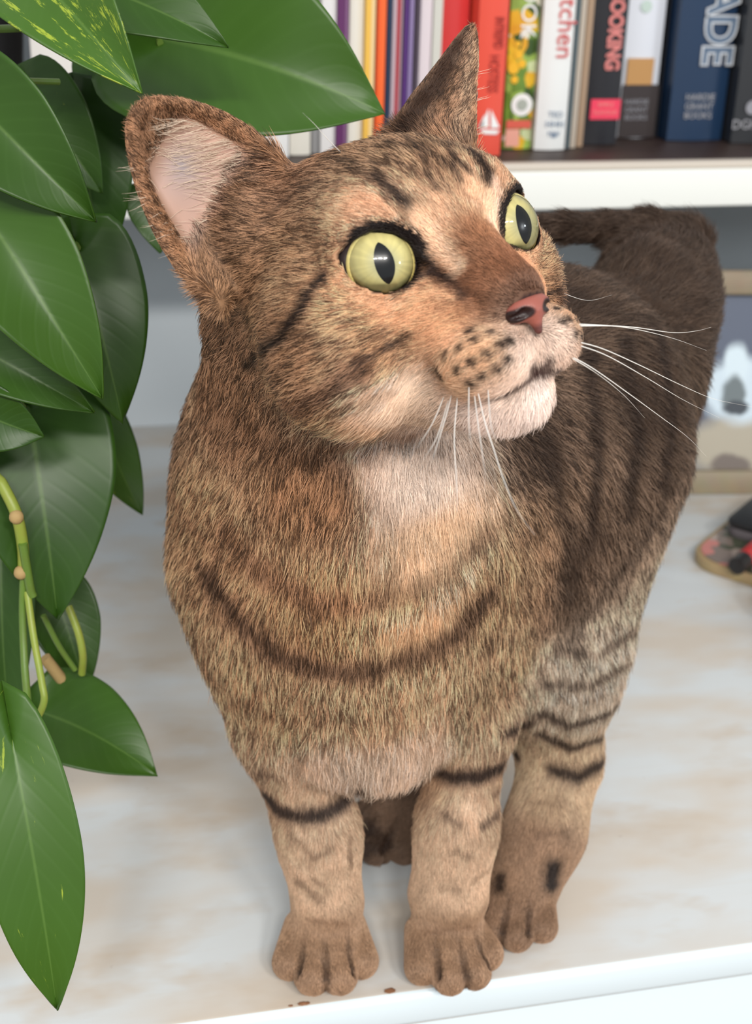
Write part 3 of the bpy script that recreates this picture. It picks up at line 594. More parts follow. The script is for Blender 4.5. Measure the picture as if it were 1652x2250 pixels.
# hind legs
chain([(0.196, 0.490, 0.171, 0.044), (0.180, 0.462, 0.098, 0.030), (0.1870, 0.452, 0.052, 0.0140), (0.1760, 0.435, 0.030, 0.0140), (0.1660, 0.424, 0.016, 0.0140)], 0.015)
chain([(0.152, 0.520, 0.172, 0.042), (0.136, 0.505, 0.105, 0.029), (0.155, 0.515, 0.055, 0.0150), (0.143, 0.499, 0.028, 0.0140), (0.128, 0.482, 0.015, 0.0135)], 0.015)
GAPS = []
def paw(c, fwd, s=1.0):                                 # c: centre on the ground, fwd: pointing direction
    f = Vn(fwd[0], fwd[1], 0); f /= np.linalg.norm(f); l = Vn(-f[1], f[0], 0); u = Vn(0, 0, 1)
    c = Vn(*c)
    ell(c + u * 0.0115 * s - f * 0.002, (0.0158 * s, 0.018 * s, 0.0115 * s), 0.006, (l, f, u))
    toes = []; ends = []
    for a, b in ((-0.0142, 0.0070), (-0.0054, 0.0155), (0.0054, 0.0155), (0.0142, 0.0070)):
        p = c + l * a * s + f * b * s
        q = c + l * a * 0.72 * s + f * (b - 0.014) * s
        cone(q + u * 0.0140 * s, p + u * 0.0078 * s, 0.0064 * s, 0.0071 * s, 0.0012)
        ends.append((q + u * 0.0205 * s, p + u * 0.011 * s + f * 0.006 * s)); toes.append((p + u * 0.0066 * s + f * 0.0056 * s, f))
    for (qa, pa), (qb, pb) in zip(ends[:-1], ends[1:]):
        q, p = (qa + qb) / 2, (pa + pb) / 2
        cone(q + f * 0.006, p, 0.0004, 0.0010, 0.0010, carve); cone(p, p - u * 0.008 * s, 0.0010, 0.0009, 0.0010, carve); GAPS.append((q + f * 0.004, p)); GAPS.append((p, p - u * 0.008 * s))
    return toes
TOES = []
TOES += paw((0.0790, 0.4080, 0), (-0.16, -1), 0.95)
TOES += paw((0.1265, 0.3995, 0), (0.10, -1), 0.93)
TOES += paw((0.1580, 0.4170, 0), (-0.45, -0.80), 0.93)
TOES += paw((0.1200, 0.4760, 0), (-0.75, -0.6), 0.95)
# tail: rises behind the rump and curls over to the cat's right
TAIL = [tuple(at_y(px, py, y)) + (r,) for px, py, y, r in ((1340, 700, 0.524, 0.0187), (1410, 635, 0.535, 0.0178), (1480, 590, 0.552, 0.0154), (1500, 540, 0.567, 0.0108),
        (1430, 514, 0.572, 0.0094), (1340, 503, 0.566, 0.0056), (1250, 499, 0.556, 0.0047), (1190, 497, 0.550, 0.0037))]
chain(TAIL, 0.003)
ell(at_y(1500, 660, 0.538), (0.0122, 0.0150, 0.0168), 0.014)
ell(at_y(1436, 790, 0.524), (0.0210, 0.0262, 0.0337), 0.022)
ell(at_y(1405, 575, 0.552), (0.0122, 0.0112, 0.0112), 0.012)
# head
hell((0, -10, 5), (37, 42, 31), 10)
hell((0, 10, 16), (26, 22, 18), 10)
hell((0, -10, -14), (34, 32, 24), 14)
EYES = [Vn(-19.5, 21.0, 6.3), Vn(21.3, 21.5, 6.0)]; EYEFR = []
for s in (-1, 1):
    hell((s * 29, 7, -7), (16, 19, 19), 10)
    hell((s * 23, 6, -18), (19, 20, 17), 10)
    hell((s * 17, 20, 17), (11, 9, 8), 8)
    hell((s * 12, 29, -10), (10, 12, 10), 8)
    hell((s * 30, -22, 20), (10, 11, 13), 12)
hcone((0, 18, 13), (0, 46.5, -7.5), 11, 7.6, 8)
hell((0, 26, -30), (16, 22, 11), 8)
for s in (-1, 1): hell((s * 8.5, 42, -22), (11, 12, 9), 5)
hell((0, 37, -35), (9.5, 10.5, 7.5), 5)
hell((0, 47.6, -10.6), (6.6, 5.2, 4.8), 3)
EARR = ear_sheet((-17, -17, 40), (-51, -14, 13), (-52.5, -17, 57), (-0.62, 0.78, 0.12), 12, 0.5, 0.12, 0)
EARL = ear_sheet((27, -24, 35), (40, -4, 27), (51.5, -6, 59.5), (0.85, 0.5, 0.1), 7, 0.85, -0.08, 0)
for s, c in zip((-1, 1), EYES):
    hell(c, (12.3, 12.3, 12.3), 4)
    a1 = hdir((-s * 18, 8, -8.0)); a2 = hdir((s * 0.12, 0.98, 0.08)); a2 = a2 - a1 * (a1 @ a2); a2 /= np.linalg.norm(a2); a3 = np.cross(a1, a2)
    o = to_head(hw(c) + a2 * 8.5 * HS)
    EYEFR.append((hw(o), a1, a2, a3)); hell(o - Vn(0, 0, 0.5), (9.5, 10, 7.3), 1.4, carve, (a1, a2, a3))
    for q in (1.0, -1.0): cone(hw(o) + a1 * q * 6.5 * HS, hw(o) + a1 * q * 11.0 * HS - a2 * 1.2 * HS, 3.4 * HS, 0.9 * HS, 1.2 * HS, carve)
    hell(c, (11.2, 11.2, 11.2), 0.8, carve)
# philtrum and mouth line
hcone((0, 56.0, -19), (0, 54.0, -28), 0.9, 1.2, 2.0, carve)
MOUTH = [(0, 54, -28), (5, 51.0, -30.5), (10, 46.0, -32.5), (15, 39, -33.6), (17, 33.5, -34.2)]
for s in (-1, 1):
    mp = [(s * p[0], p[1], p[2]) for p in MOUTH]
    for a, b in zip(mp[:-1], mp[1:]): hcone(a, b, 1.2, 1.0, 2.0, carve)

def surface_nets(F):
    S = F < 0
    n = [F.shape[i] - 1 for i in range(3)]
    cnt = np.zeros(n, np.int8)
    offs = [(i, j, k) for i in (0, 1) for j in (0, 1) for k in (0, 1)]
    for (i, j, k) in offs: cnt += S[i:n[0] + i, j:n[1] + j, k:n[2] + k]
    ci = np.argwhere((cnt > 0) & (cnt < 8))
    idx = np.full(n, -1, np.int32); idx[ci[:, 0], ci[:, 1], ci[:, 2]] = np.arange(len(ci))
    val = np.stack([F[ci[:, 0] + o[0], ci[:, 1] + o[1], ci[:, 2] + o[2]] for o in offs], 1)
    acc = np.zeros((len(ci), 3)); num = np.zeros(len(ci))
    for a in range(8):
        for b in range(a + 1, 8):
            if sum(abs(offs[a][q] - offs[b][q]) for q in range(3)) != 1: continue
            va, vb = val[:, a], val[:, b]; m = (va < 0) != (vb < 0)
            t = np.where(m, va / np.where(m, va - vb, 1), 0)
            pa = np.array(offs[a], float); pb = np.array(offs[b], float)
            acc += m[:, None] * (pa + t[:, None] * (pb - pa)); num += m
    V = LO + (ci + acc / num[:, None]) * VOX
    quads = []
    for ax in range(3):
        o = [0, 0, 0]; o[ax] = 1
        A = S[:F.shape[0] - o[0], :F.shape[1] - o[1], :F.shape[2] - o[2]]; B = S[o[0]:, o[1]:, o[2]:]
        e = np.argwhere(A != B); u, v = [q for q in range(3) if q != ax]
        e = e[(e[:, u] > 0) & (e[:, v] > 0) & (e[:, u] < n[u]) & (e[:, v] < n[v])]
        sgn = A[e[:, 0], e[:, 1], e[:, 2]]
        def at_(du, dv):
            p = e.copy(); p[:, u] -= du; p[:, v] -= dv
            return idx[p[:, 0], p[:, 1], p[:, 2]]
        q = np.stack([at_(1, 1), at_(0, 1), at_(0, 0), at_(1, 0)], 1)
        if ax == 1: sgn = ~sgn
        q[~sgn] = q[~sgn][:, ::-1]; quads.append(q)
    return V, np.concatenate(quads)
CV, CQ = surface_nets(FLD)
# keep the one connected body
lab = np.arange(len(CV))
EDG = np.concatenate([CQ[:, [0, 1]], CQ[:, [1, 2]], CQ[:, [2, 3]], CQ[:, [3, 0]]])
while True:
    m = np.minimum(lab[EDG[:, 0]], lab[EDG[:, 1]]); nl = lab.copy()
    np.minimum.at(nl, EDG[:, 0], m); np.minimum.at(nl, EDG[:, 1], m); nl = nl[nl]
    if (nl == lab).all(): break
    lab = nl
big = np.bincount(lab).argmax(); keep = lab == big
remap = np.cumsum(keep) - 1; CV = CV[keep]; CQ = remap[CQ[keep[CQ[:, 0]]]]
EDG = np.concatenate([CQ[:, [0, 1]], CQ[:, [1, 2]], CQ[:, [2, 3]], CQ[:, [3, 0]]])
deg = np.bincount(EDG[:, 0], minlength=len(CV)) + np.bincount(EDG[:, 1], minlength=len(CV))
def smooth(V, w):
    s = np.stack([np.bincount(EDG[:, 0], V[EDG[:, 1], i], len(V)) + np.bincount(EDG[:, 1], V[EDG[:, 0], i], len(V)) for i in range(V.shape[1])], 1)
    return V + w * (s / deg[:, None] - V)
for _ in range(3): CV = smooth(CV, 0.5); CV = smooth(CV, -0.52)
fn = np.cross(CV[CQ[:, 2]] - CV[CQ[:, 0]], CV[CQ[:, 3]] - CV[CQ[:, 1]])
CN = np.stack([sum(np.bincount(CQ[:, j], fn[:, i], len(CV)) for j in range(4)) for i in range(3)], 1)
CN /= np.linalg.norm(CN, axis=1, keepdims=True) + 1e-12
# ------------------------------------------------------------------ coat: colour, direction and length from guides
def srgb(c):
    c = np.asarray(c, float) / 255.0
    return np.where(c <= 0.04045, c / 12.92, ((c + 0.055) / 1.055) ** 2.4)
GUIDES = []                                             # pos, dir, colour, length mm, lift, weight
def gh(p, d, col, ln, lift=0.25, w=1.0):
    GUIDES.append((hw(p), hdir(d), srgb(col), ln, lift, w))
    if p[0] != 0: GUIDES.append((hw((-p[0], p[1], p[2])), hdir((-d[0], d[1], d[2])), srgb(col), ln, lift, w))
def gw(p, d, col, ln, lift=0.3, w=1.0):
    d = Vn(*d); GUIDES.append((Vn(*p), d / np.linalg.norm(d), srgb(col), ln, lift, w))
gh((0, 55, -9), (0, -0.7, 0.7), (92, 62, 44), 2.2, 0.15)
gh((0, 46, -3), (0, -0.8, 0.6), (128, 82, 52), 2.8, 0.15)
gh((0, 36, 6), (0, -0.8, 0.6), (148, 100, 66), 3.5, 0.15)
gh((8, 40, -4), (0.4, -0.85, 0.2), (120, 78, 52), 3.0, 0.15)
gh((0, 26, 22), (0, -0.75, 0.65), (158, 122, 92), 5, 0.2)
gh((9, 30, 14), (0.3, -0.7, 0.6), (226, 186, 150), 4, 0.2)
gh((10, 16, 32), (0.25, -0.95, 0.3), (158, 126, 96), 6, 0.2)
gh((0, -5, 37), (0, -1, 0.05), (140, 108, 80), 7, 0.22)
gh((18, -10, 34), (0.3, -0.95, 0.1), (140, 106, 80), 7, 0.22)
gh((19, 24, 18), (0.5, -0.75, 0.5), (205, 162, 128), 4, 0.2)
gh((36, 10, 12), (0.3, -0.95, 0.1), (160, 124, 92), 6, 0.2)
gh((32, 20, 2), (0.4, -0.9, 0.05), (196, 150, 112), 5, 0.18)
gh((20, 31, -5), (0.6, -0.8, -0.05), (224, 172, 130), 4, 0.15)
gh((12, 36, -8), (0.6, -0.8, 0.05), (206, 150, 108), 3.5, 0.15)
gh((28, 26, -14), (0.5, -0.85, -0.1), (158, 118, 84), 5.5, 0.18)
gh((42, 8, -8), (0.2, -0.97, -0.1), (150, 114, 82), 7, 0.2)
gh((40, -8, 4), (0.2, -0.97, -0.1), (150, 116, 84), 8, 0.22)
gh((38, 4, -24), (0.2, -0.9, -0.35), (166, 126, 90), 8, 0.22)
gh((24, 24, -28), (0.4, -0.85, -0.3), (232, 210, 186), 7, 0.2)
gh((30, 8, -36), (0.2, -0.8, -0.5), (196, 160, 126), 9, 0.25)
gh((14, 49, -20), (0.8, -0.6, -0.1), (204, 162, 124), 3.5, 0.15)
gh((16, 40, -24), (0.75, -0.6, -0.3), (212, 172, 134), 4, 0.15)
gh((6, 55, -22), (0.5, -0.5, -0.5), (238, 218, 202), 2.8, 0.15)
gh((9, 50, -29), (0.6, -0.4, -0.6), (236, 214, 196), 3.5, 0.15)
gh((0, 47, -36), (0, -0.3, -0.9), (246, 234, 226), 5, 0.2)
gh((10, 38, -38), (0.3, -0.5, -0.8), (244, 230, 220), 6, 0.22)
gh((0, 28, -42), (0, -0.9, -0.4), (244, 234, 228), 8, 0.25)
gh((14, 16, -40), (0.2, -0.9, -0.4), (226, 204, 180), 9, 0.25)
gh((48, -22, 40), (0.3, 0, 0.95), (120, 88, 62), 4, 0.15)
gh((36, -24, 24), (0.2, -0.8, 0.3), (128, 98, 72), 7, 0.2)
gh((34, -30, 0), (0.1, -0.9, -0.4), (138, 104, 76), 10, 0.25)
# neck, chest, shoulders
gw((0.105, 0.400, 0.215), (0.05, 0.1, -1), (236, 222, 208), 11, 0.3)
gw((0.112, 0.395, 0.185), (0.1, 0, -1), (226, 194, 158), 13, 0.32)
gw((0.070, 0.395, 0.205), (-0.1, 0.1, -1), (152, 112, 78), 11, 0.3)
gw((0.045, 0.415, 0.230), (-0.2, 0.4, -0.9), (146, 110, 80), 10, 0.28)
gw((0.042, 0.425, 0.180), (-0.15, 0.35, -0.9), (164, 126, 92), 11, 0.3)
gw((0.075, 0.398, 0.165), (-0.05, 0, -1), (172, 130, 92), 13, 0.32)
gw((0.098, 0.394, 0.160), (0, 0, -1), (206, 166, 126), 14, 0.32)
gw((0.135, 0.402, 0.165), (0.15, 0.1, -1), (172, 138, 104), 13, 0.32)
gw((0.150, 0.420, 0.170), (0.25, 0.35, -0.85), (150, 120, 92), 12, 0.28)
gw((0.092, 0.398, 0.125), (0, 0, -1), (188, 150, 116), 14, 0.32)
gw((0.060, 0.415, 0.125), (-0.1, 0.1, -1), (176, 138, 104), 13, 0.3)
gw((0.135, 0.415, 0.125), (0.1, 0.15, -1), (176, 142, 110), 12, 0.3)
gw((0.095, 0.402, 0.092), (0, -0.1, -1), (216, 192, 168), 15, 0.35)
gw((0.100, 0.440, 0.085), (0, 0.5, -0.8), (170, 148, 128), 12, 0.35)
# flank, back, belly, rump
gw((0.152, 0.427, 0.210), (0.35, 0.45, -0.8), (86, 68, 54), 12, 0.25)
gw((0.171, 0.437, 0.162), (0.3, 0.4, -0.85), (94, 76, 61), 12, 0.25)
gw((0.209, 0.465, 0.210), (0.4, 0.5, -0.75), (72, 57, 45), 13, 0.25)
gw((0.228, 0.494, 0.191), (0.3, 0.4, -0.85), (84, 68, 54), 13, 0.25)
gw((0.171, 0.475, 0.252), (0.7, 0.65, -0.15), (62, 48, 38), 12, 0.25)  # dark back coat, with shade behind the head painted in
gw((0.114, 0.427, 0.257), (0.5, 0.7, -0.2), (76, 59, 45), 11, 0.25)
gw((0.218, 0.532, 0.233), (0.6, 0.6, -0.3), (66, 52, 41), 13, 0.25)
gw((0.067, 0.475, 0.191), (0.2, 0.7, -0.6), (120, 95, 74), 12, 0.25)
gw((0.123, 0.532, 0.191), (0.3, 0.7, -0.6), (110, 88, 70), 13, 0.25)
gw((0.152, 0.475, 0.110), (0.3, 0.4, -0.8), (150, 128, 108), 14, 0.3)
# legs and paws
for lx, ly in ((0.078, 0.418), (0.129, 0.412)):
    gw((lx, ly - 0.012, 0.070), (0, 0.05, -1), (192, 165, 138), 6, 0.22)
    gw((lx, ly + 0.014, 0.070), (0, 0.1, -1), (150, 118, 90), 6, 0.22)
    gw((lx, ly - 0.014, 0.038), (0, 0, -1), (192, 165, 138), 4.5, 0.2)
    gw((lx, ly - 0.018, 0.018), (0, -0.7, -0.6), (142, 115, 90), 3.2, 0.18)
    gw((lx, ly - 0.032, 0.008), (0, -0.8, -0.5), (150, 122, 97), 2.8, 0.18)
gw((0.222, 0.475, 0.120), (0.2, 0.2, -1), (158, 140, 120), 10, 0.25)
gw((0.190, 0.440, 0.100), (0.1, 0.1, -1), (184, 168, 148), 9, 0.25)
gw((0.180, 0.440, 0.055), (0, 0, -1), (178, 154, 126), 6, 0.22)
gw((0.166, 0.422, 0.025), (-0.3, -0.6, -0.6), (136, 110, 87), 4, 0.2)
gw((0.154, 0.410, 0.010), (-0.4, -0.8, -0.4), (132, 106, 84), 3, 0.18)
gw((0.140, 0.505, 0.090), (0.1, 0.1, -1), (120, 106, 94), 8, 0.25)
gw((0.140, 0.495, 0.035), (-0.2, -0.2, -0.9), (116, 98, 84), 5, 0.2)
gw((0.118, 0.472, 0.010), (-0.7, -0.6, -0.3), (110, 90, 74), 3, 0.18)
for a, b in zip(TAIL[:-1], TAIL[1:]):
    gw(a[:3], Vn(*b[:3]) - Vn(*a[:3]), (66, 52, 42), 12, 0.35, 1.4)
GP = np.array([g[0] for g in GUIDES]); GW = np.array([g[5] for g in GUIDES])
GV = np.array([np.concatenate([g[1], g[2], [g[3], g[4]]]) for g in GUIDES])
def idw(P):
    out = np.empty((len(P), 8))
    for a in range(0, len(P), 40000):
        Q = P[a:a + 40000]
        d2 = ((Q[:, None, :] - GP[None]) ** 2).sum(-1)
        w = GW / (d2 + 2.5e-5) ** 2.2
        out[a:a + 40000] = (w @ GV) / w.sum(1, keepdims=True)
    return out
ATT = idw(CV)
VD, VC, VL, VT = ATT[:, :3], ATT[:, 3:6].copy(), ATT[:, 6] * 1e-3, ATT[:, 7]
VC = (VC * 0.95 + 0.05 * VC.mean(1, keepdims=True)) * np.where(VC.mean(1, keepdims=True) > 0.45, 1.08, 1.30)
VL = np.where(VL > 0.0055, 0.0055 + (VL - 0.0055) * 0.42, VL); VT = VT * 1.1

def vnoise(P, s, seed):                                  # smooth value noise in [-1, 1]
    Q = P / s; I = np.floor(Q).astype(np.int64); Fq = Q - I; Fq = Fq * Fq * (3 - 2 * Fq)
    def hsh(i):
        h = (i[:, 0] * 374761393 + i[:, 1] * 668265263 + i[:, 2] * 2147483647 + seed * 974634777) & 0xFFFFFFFF
        h = ((h ^ (h >> 13)) * 1274126177) & 0xFFFFFFFF
        return ((h ^ (h >> 16)) & 0xFFFF) / 32767.5 - 1
    out = 0
    for dx in (0, 1):
        for dy in (0, 1):
            for dz in (0, 1):
                w = (Fq[:, 0] if dx else 1 - Fq[:, 0]) * (Fq[:, 1] if dy else 1 - Fq[:, 1]) * (Fq[:, 2] if dz else 1 - Fq[:, 2])
                out = out + w * hsh(I + np.array([dx, dy, dz]))
    return out

# markings and a few painted shades: strokes measured on the photograph, carried to points of the coat itself
cat_bvh = BVHTree.FromPolygons(CV.tolist(), CQ.tolist())
def on_coat(px, py):
    d = ray(px, py); h = cat_bvh.ray_cast(Vector(CC), Vector(d).normalized())
    return None if h[0] is None else np.array(h[0])
def stroke(pts, width, strength, col=(42, 28, 20), mirror=False, soft=0.6):
    P = []
    for a, b in zip(pts[:-1], pts[1:]) if len(pts) > 1 else [(pts[0], pts[0])]:
        n = max(2, int(math.hypot(b[0] - a[0], b[1] - a[1]) / 6))
        for t in np.linspace(0, 1, n):
            h = on_coat(a[0] + t * (b[0] - a[0]), a[1] + t * (b[1] - a[1]))
            if h is not None: P.append(h)
    if not P: return
    P = np.array(P); w = width * 0.5 * np.median(np.linalg.norm(P - CC, axis=1)) / FPX
    sets = [P]
    if mirror:
        Q = to_head(P); sets.append(HT + HS * (-Q[:, :1] * HL + Q[:, 1:2] * HF + Q[:, 2:] * HU))
    for P in sets:
        lo, hi = P.min(0) - 2.2 * w, P.max(0) + 2.2 * w
        m = np.where(((CV > lo) & (CV < hi)).all(1))[0]
        if not len(m): continue
        d = np.sqrt(((CV[m][:, None] - P[None]) ** 2).sum(-1).min(1)) / w
        d = d * (1 + (0.4 - 0.25 * (strength > 0.85)) * vnoise(CV[m], max(0.0022, 0.5 * w), 51)) + (0.24 - 0.14 * (strength > 0.85)) * vnoise(CV[m], 0.0028, 52)
        k = strength * np.clip((1 + soft - d) / (2 * soft), 0, 1)[:, None] ** 1.5
        VC[m] = VC[m] * (1 - k) + srgb(col) * k
DK = (38, 25, 18); BR = (88, 56, 36)
F = True
# face
stroke([(712, 605), (682, 640), (657, 690), (622, 740), (582, 770), (545, 803)], 33, 0.97, (30, 20, 15), F)
stroke([(900, 735), (865, 755), (815, 783), (770, 797)], 18, 0.9, DK, F)
stroke([(800, 808), (745, 838), (690, 872), (635, 893)], 52, 0.75, BR, F)
stroke([(860, 865), (800, 880), (730, 900)], 22, 0.35, (140, 96, 62), F)
stroke([(905, 960), (840, 955), (780, 975), (700, 985)], 26, 0.45, (150, 105, 70), F)
stroke([(822, 390), (858, 418), (892, 450)], 42, 0.95, DK, F)
stroke([(800, 385), (770, 372)], 18, 0.6, DK, F)
stroke([(715, 345), (770, 358), (830, 362)], 18, 0.75, DK, F)
stroke([(850, 350), (900, 372), (935, 392)], 16, 0.75, DK, F)
stroke([(860, 315), (930, 335), (985, 365), (1010, 400)], 18, 0.7, DK, F)
stroke([(985, 328), (1008, 358), (1030, 380)], 22, 0.9, DK)
stroke([(1040, 345), (1070, 375), (1090, 412)], 24, 0.9, DK)
stroke([(930, 350), (965, 385), (990, 425)], 14, 0.5, DK)
stroke([(640, 440), (600, 470), (575, 500)], 20, 0.5, DK, F)
stroke([(700, 400), (660, 420), (620, 450)], 18, 0.5, DK, F)
stroke([(760, 400), (700, 430), (650, 480)], 14, 0.4, DK, F)
# lids, tear line, nose
stroke([(752, 578), (780, 537), (810, 517), (850, 508), (890, 517), (918, 540), (940, 570), (960, 600), (985, 612)], 26, 0.97, (30, 18, 14), F)
stroke([(762, 590), (800, 627), (845, 645), (885, 640), (915, 615), (940, 600)], 14, 0.97, (30, 18, 14), F)
stroke([(925, 580), (960, 603), (1000, 625), (1015, 645)], 38, 0.75, (48, 28, 20), F)
stroke([(1040, 645), (1085, 660), (1130, 672)], 26, 0.5, (80, 50, 34), F)
stroke([(1085, 690), (1120, 695), (1160, 705)], 22, 0.6, (70, 40, 28), F)
stroke([(915, 478), (940, 505), (968, 545), (1000, 580)], 44, 0.8, (244, 212, 180), F)
stroke([(1088, 405), (1092, 440), (1078, 490)], 30, 0.8, (240, 206, 180))
stroke([(745, 610), (780, 645), (830, 668), (890, 664), (940, 640), (990, 652)], 28, 0.75, (236, 186, 146), F)
for px, py in ((1033, 729), (1078, 732), (1042, 746), (1009, 765), (980, 782), (1098, 758), (1117, 750), (1070, 778), (1036, 797), (1005, 813),
               (962, 814), (1114, 789), (1088, 809), (1060, 824), (1033, 841), (972, 828)):
    stroke([(px, py), (px + 2, py)], 25, 0.97, (34, 21, 16), F)
stroke([(1199, 735), (1203, 790)], 7, 0.6, (120, 86, 76))
stroke([(1203, 795), (1175, 822), (1140, 845), (1100, 866)], 27, 0.85, (70, 44, 42), F)  # purple-brown lips, with the shade of the mouth gap painted in
stroke([(1100, 868), (1040, 888), (985, 893)], 20, 0.3, (120, 84, 70), F)  # soft shade past the mouth corner, painted into the coat
# chest and neck
stroke([(470, 1270), (530, 1360), (610, 1428), (715, 1470), (820, 1464), (920, 1432), (1000, 1388), (1060, 1310)], 74, 0.80, (62, 39, 27))
stroke([(500, 1170), (590, 1265), (690, 1318), (790, 1328), (900, 1300), (990, 1248), (1060, 1170)], 70, 0.55, (96, 62, 40))
stroke([(450, 860), (540, 940), (640, 1000), (750, 1035)], 60, 0.4, (100, 66, 42))
stroke([(430, 1440), (520, 1530), (640, 1580), (760, 1590)], 30, 0.25, (110, 76, 52))
stroke([(380, 1080), (450, 1180), (520, 1250)], 36, 0.3, (100, 66, 44))
# front legs
stroke([(585, 1745), (615, 1780), (660, 1793), (705, 1790), (755, 1762), (785, 1722)], 46, 0.95, (34, 24, 24))
stroke([(560, 1690), (620, 1706)], 24, 0.4, (60, 42, 34))
stroke([(640, 1830), (690, 1885), (722, 1868)], 18, 0.5, (70, 48, 34))
stroke([(655, 1935), (700, 1975)], 22, 0.45, (80, 56, 40)); stroke([(765, 1850), (770, 1900)], 16, 0.5, (80, 56, 40))
stroke([(690, 1930), (720, 1955)], 14, 0.4, (80, 56, 40)); stroke([(680, 2020), (760, 2030)], 12, 0.4, (110, 78, 54))
stroke([(945, 1685), (990, 1705), (1050, 1706), (1105, 1682), (1135, 1655)], 48, 0.95, (34, 24, 24))
stroke([(978, 1788), (1010, 1812)], 20, 0.65, (64, 44, 32)); stroke([(1060, 1815), (1105, 1775)], 24, 0.75, (54, 38, 30))
stroke([(1082, 1745), (1090, 1740)], 22, 0.7, (54, 38, 30)); stroke([(1000, 1868), (1030, 1880)], 18, 0.45, (84, 60, 42))
stroke([(970, 1950), (1005, 1955)], 18, 0.4, (90, 64, 46)); stroke([(1040, 1935), (1075, 1908)], 18, 0.4, (90, 64, 46))
stroke([(940, 2045), (1060, 2035)], 14, 0.35, (104, 72, 50))
# hind legs
stroke([(1110, 1605), (1160, 1582)], 34, 0.9, (34, 26, 24))
stroke([(1180, 1560), (1250, 1590), (1330, 1566), (1375, 1520)], 26, 0.9, (40, 30, 26))
stroke([(1185, 1608), (1255, 1642), (1325, 1618), (1355, 1590)], 30, 0.92, (40, 30, 26))
stroke([(1215, 1690), (1270, 1706), (1325, 1672)], 40, 0.95, (36, 27, 25))
stroke([(1190, 1500), (1290, 1510), (1385, 1450)], 26, 0.8, (54, 42, 34))
stroke([(1220, 1430), (1310, 1440), (1395, 1380)], 28, 0.6, (64, 50, 40))
stroke([(1215, 1905), (1212, 1940)], 46, 0.97, (26, 18, 16)); stroke([(1100, 1930), (1098, 1950)], 34, 0.9, (32, 22, 18))
stroke([(1160, 1760), (1230, 1770)], 18, 0.35, (90, 66, 48)); stroke([(1180, 1830), (1240, 1830)], 22, 0.4, (90, 64, 46))
stroke([(805, 1815), (850, 1850), (800, 1870)], 40, 0.7, (40, 28, 24))
# flank: stripes, the first wide band painting its shadowed side
for pts, w, k in (([(1195, 980), (1240, 1180), (1255, 1400)], 80, 0.65), ([(1290, 780), (1310, 980), (1290, 1200)], 50, 0.75), ([(1370, 760), (1395, 960), (1375, 1130)], 44, 0.75),
                  ([(1440, 740), (1470, 920), (1450, 1080)], 44, 0.75), ([(1290, 1340), (1400, 1200), (1480, 1050)], 46, 0.45), ([(1240, 640), (1330, 690), (1430, 720)], 60, 0.4)):
    stroke(pts, w, k, (46, 34, 27))

stroke([(1028, 80), (985, 140), (935, 215), (885, 285)], 64, 0.95, (60, 40, 28))
stroke([(1040, 110), (1025, 200), (1010, 300)], 50, 0.85, (186, 158, 134))
for a, b in GAPS:
    m = np.where((np.abs(CV - (a + b) / 2) < 0.02).all(1))[0]; Q = CV[m]
    t = np.clip(((Q - a) @ (b - a)) / ((b - a) @ (b - a)), 0, 1); d = np.linalg.norm(Q - a - t[:, None] * (b - a), axis=1)
    k = (0.85 * np.clip((0.0024 - d) / 0.0012, 0, 1) * (0.2 + 0.8 * t))[:, None]
    VC[m] = VC[m] * (1 - k) + srgb((50, 34, 26)) * k  # shade in the creases between toes, painted into the coat colour

for o_, a1, a2, a3 in EYEFR:
    q = (CV - o_) / HS; x, y, z = q @ a1, q @ a2, q @ a3
    if a3 @ HU < 0: z = -z
    rho = np.sqrt((x / 9.6) ** 2 + (z / 7.7) ** 2); near = (np.linalg.norm(q, axis=1) < 26) & (y > -9)
    ext = 0.98 + 0.17 * np.clip(z / 6, 0, 1) + 0.13 * np.clip(x / 8, 0, 1)
    k = near * np.clip((ext + 0.08 - rho) / 0.12, 0, 1)
    VC[:] = VC * (1 - k[:, None]) + srgb((26, 17, 15)) * k[:, None]

headk = np.clip((72 - np.linalg.norm(to_head(CV), axis=1)) / 12, 0, 1) * np.clip((0.50 - VC.mean(1)) / 0.12, 0, 1)
VC *= (1 - 0.08 * headk)[:, None] * np.array([1.04, 0.98, 0.96])
VC *= (1 + 0.13 * vnoise(CV, 0.013, 71) + 0.10 * vnoise(CV, 0.005, 72))[:, None]

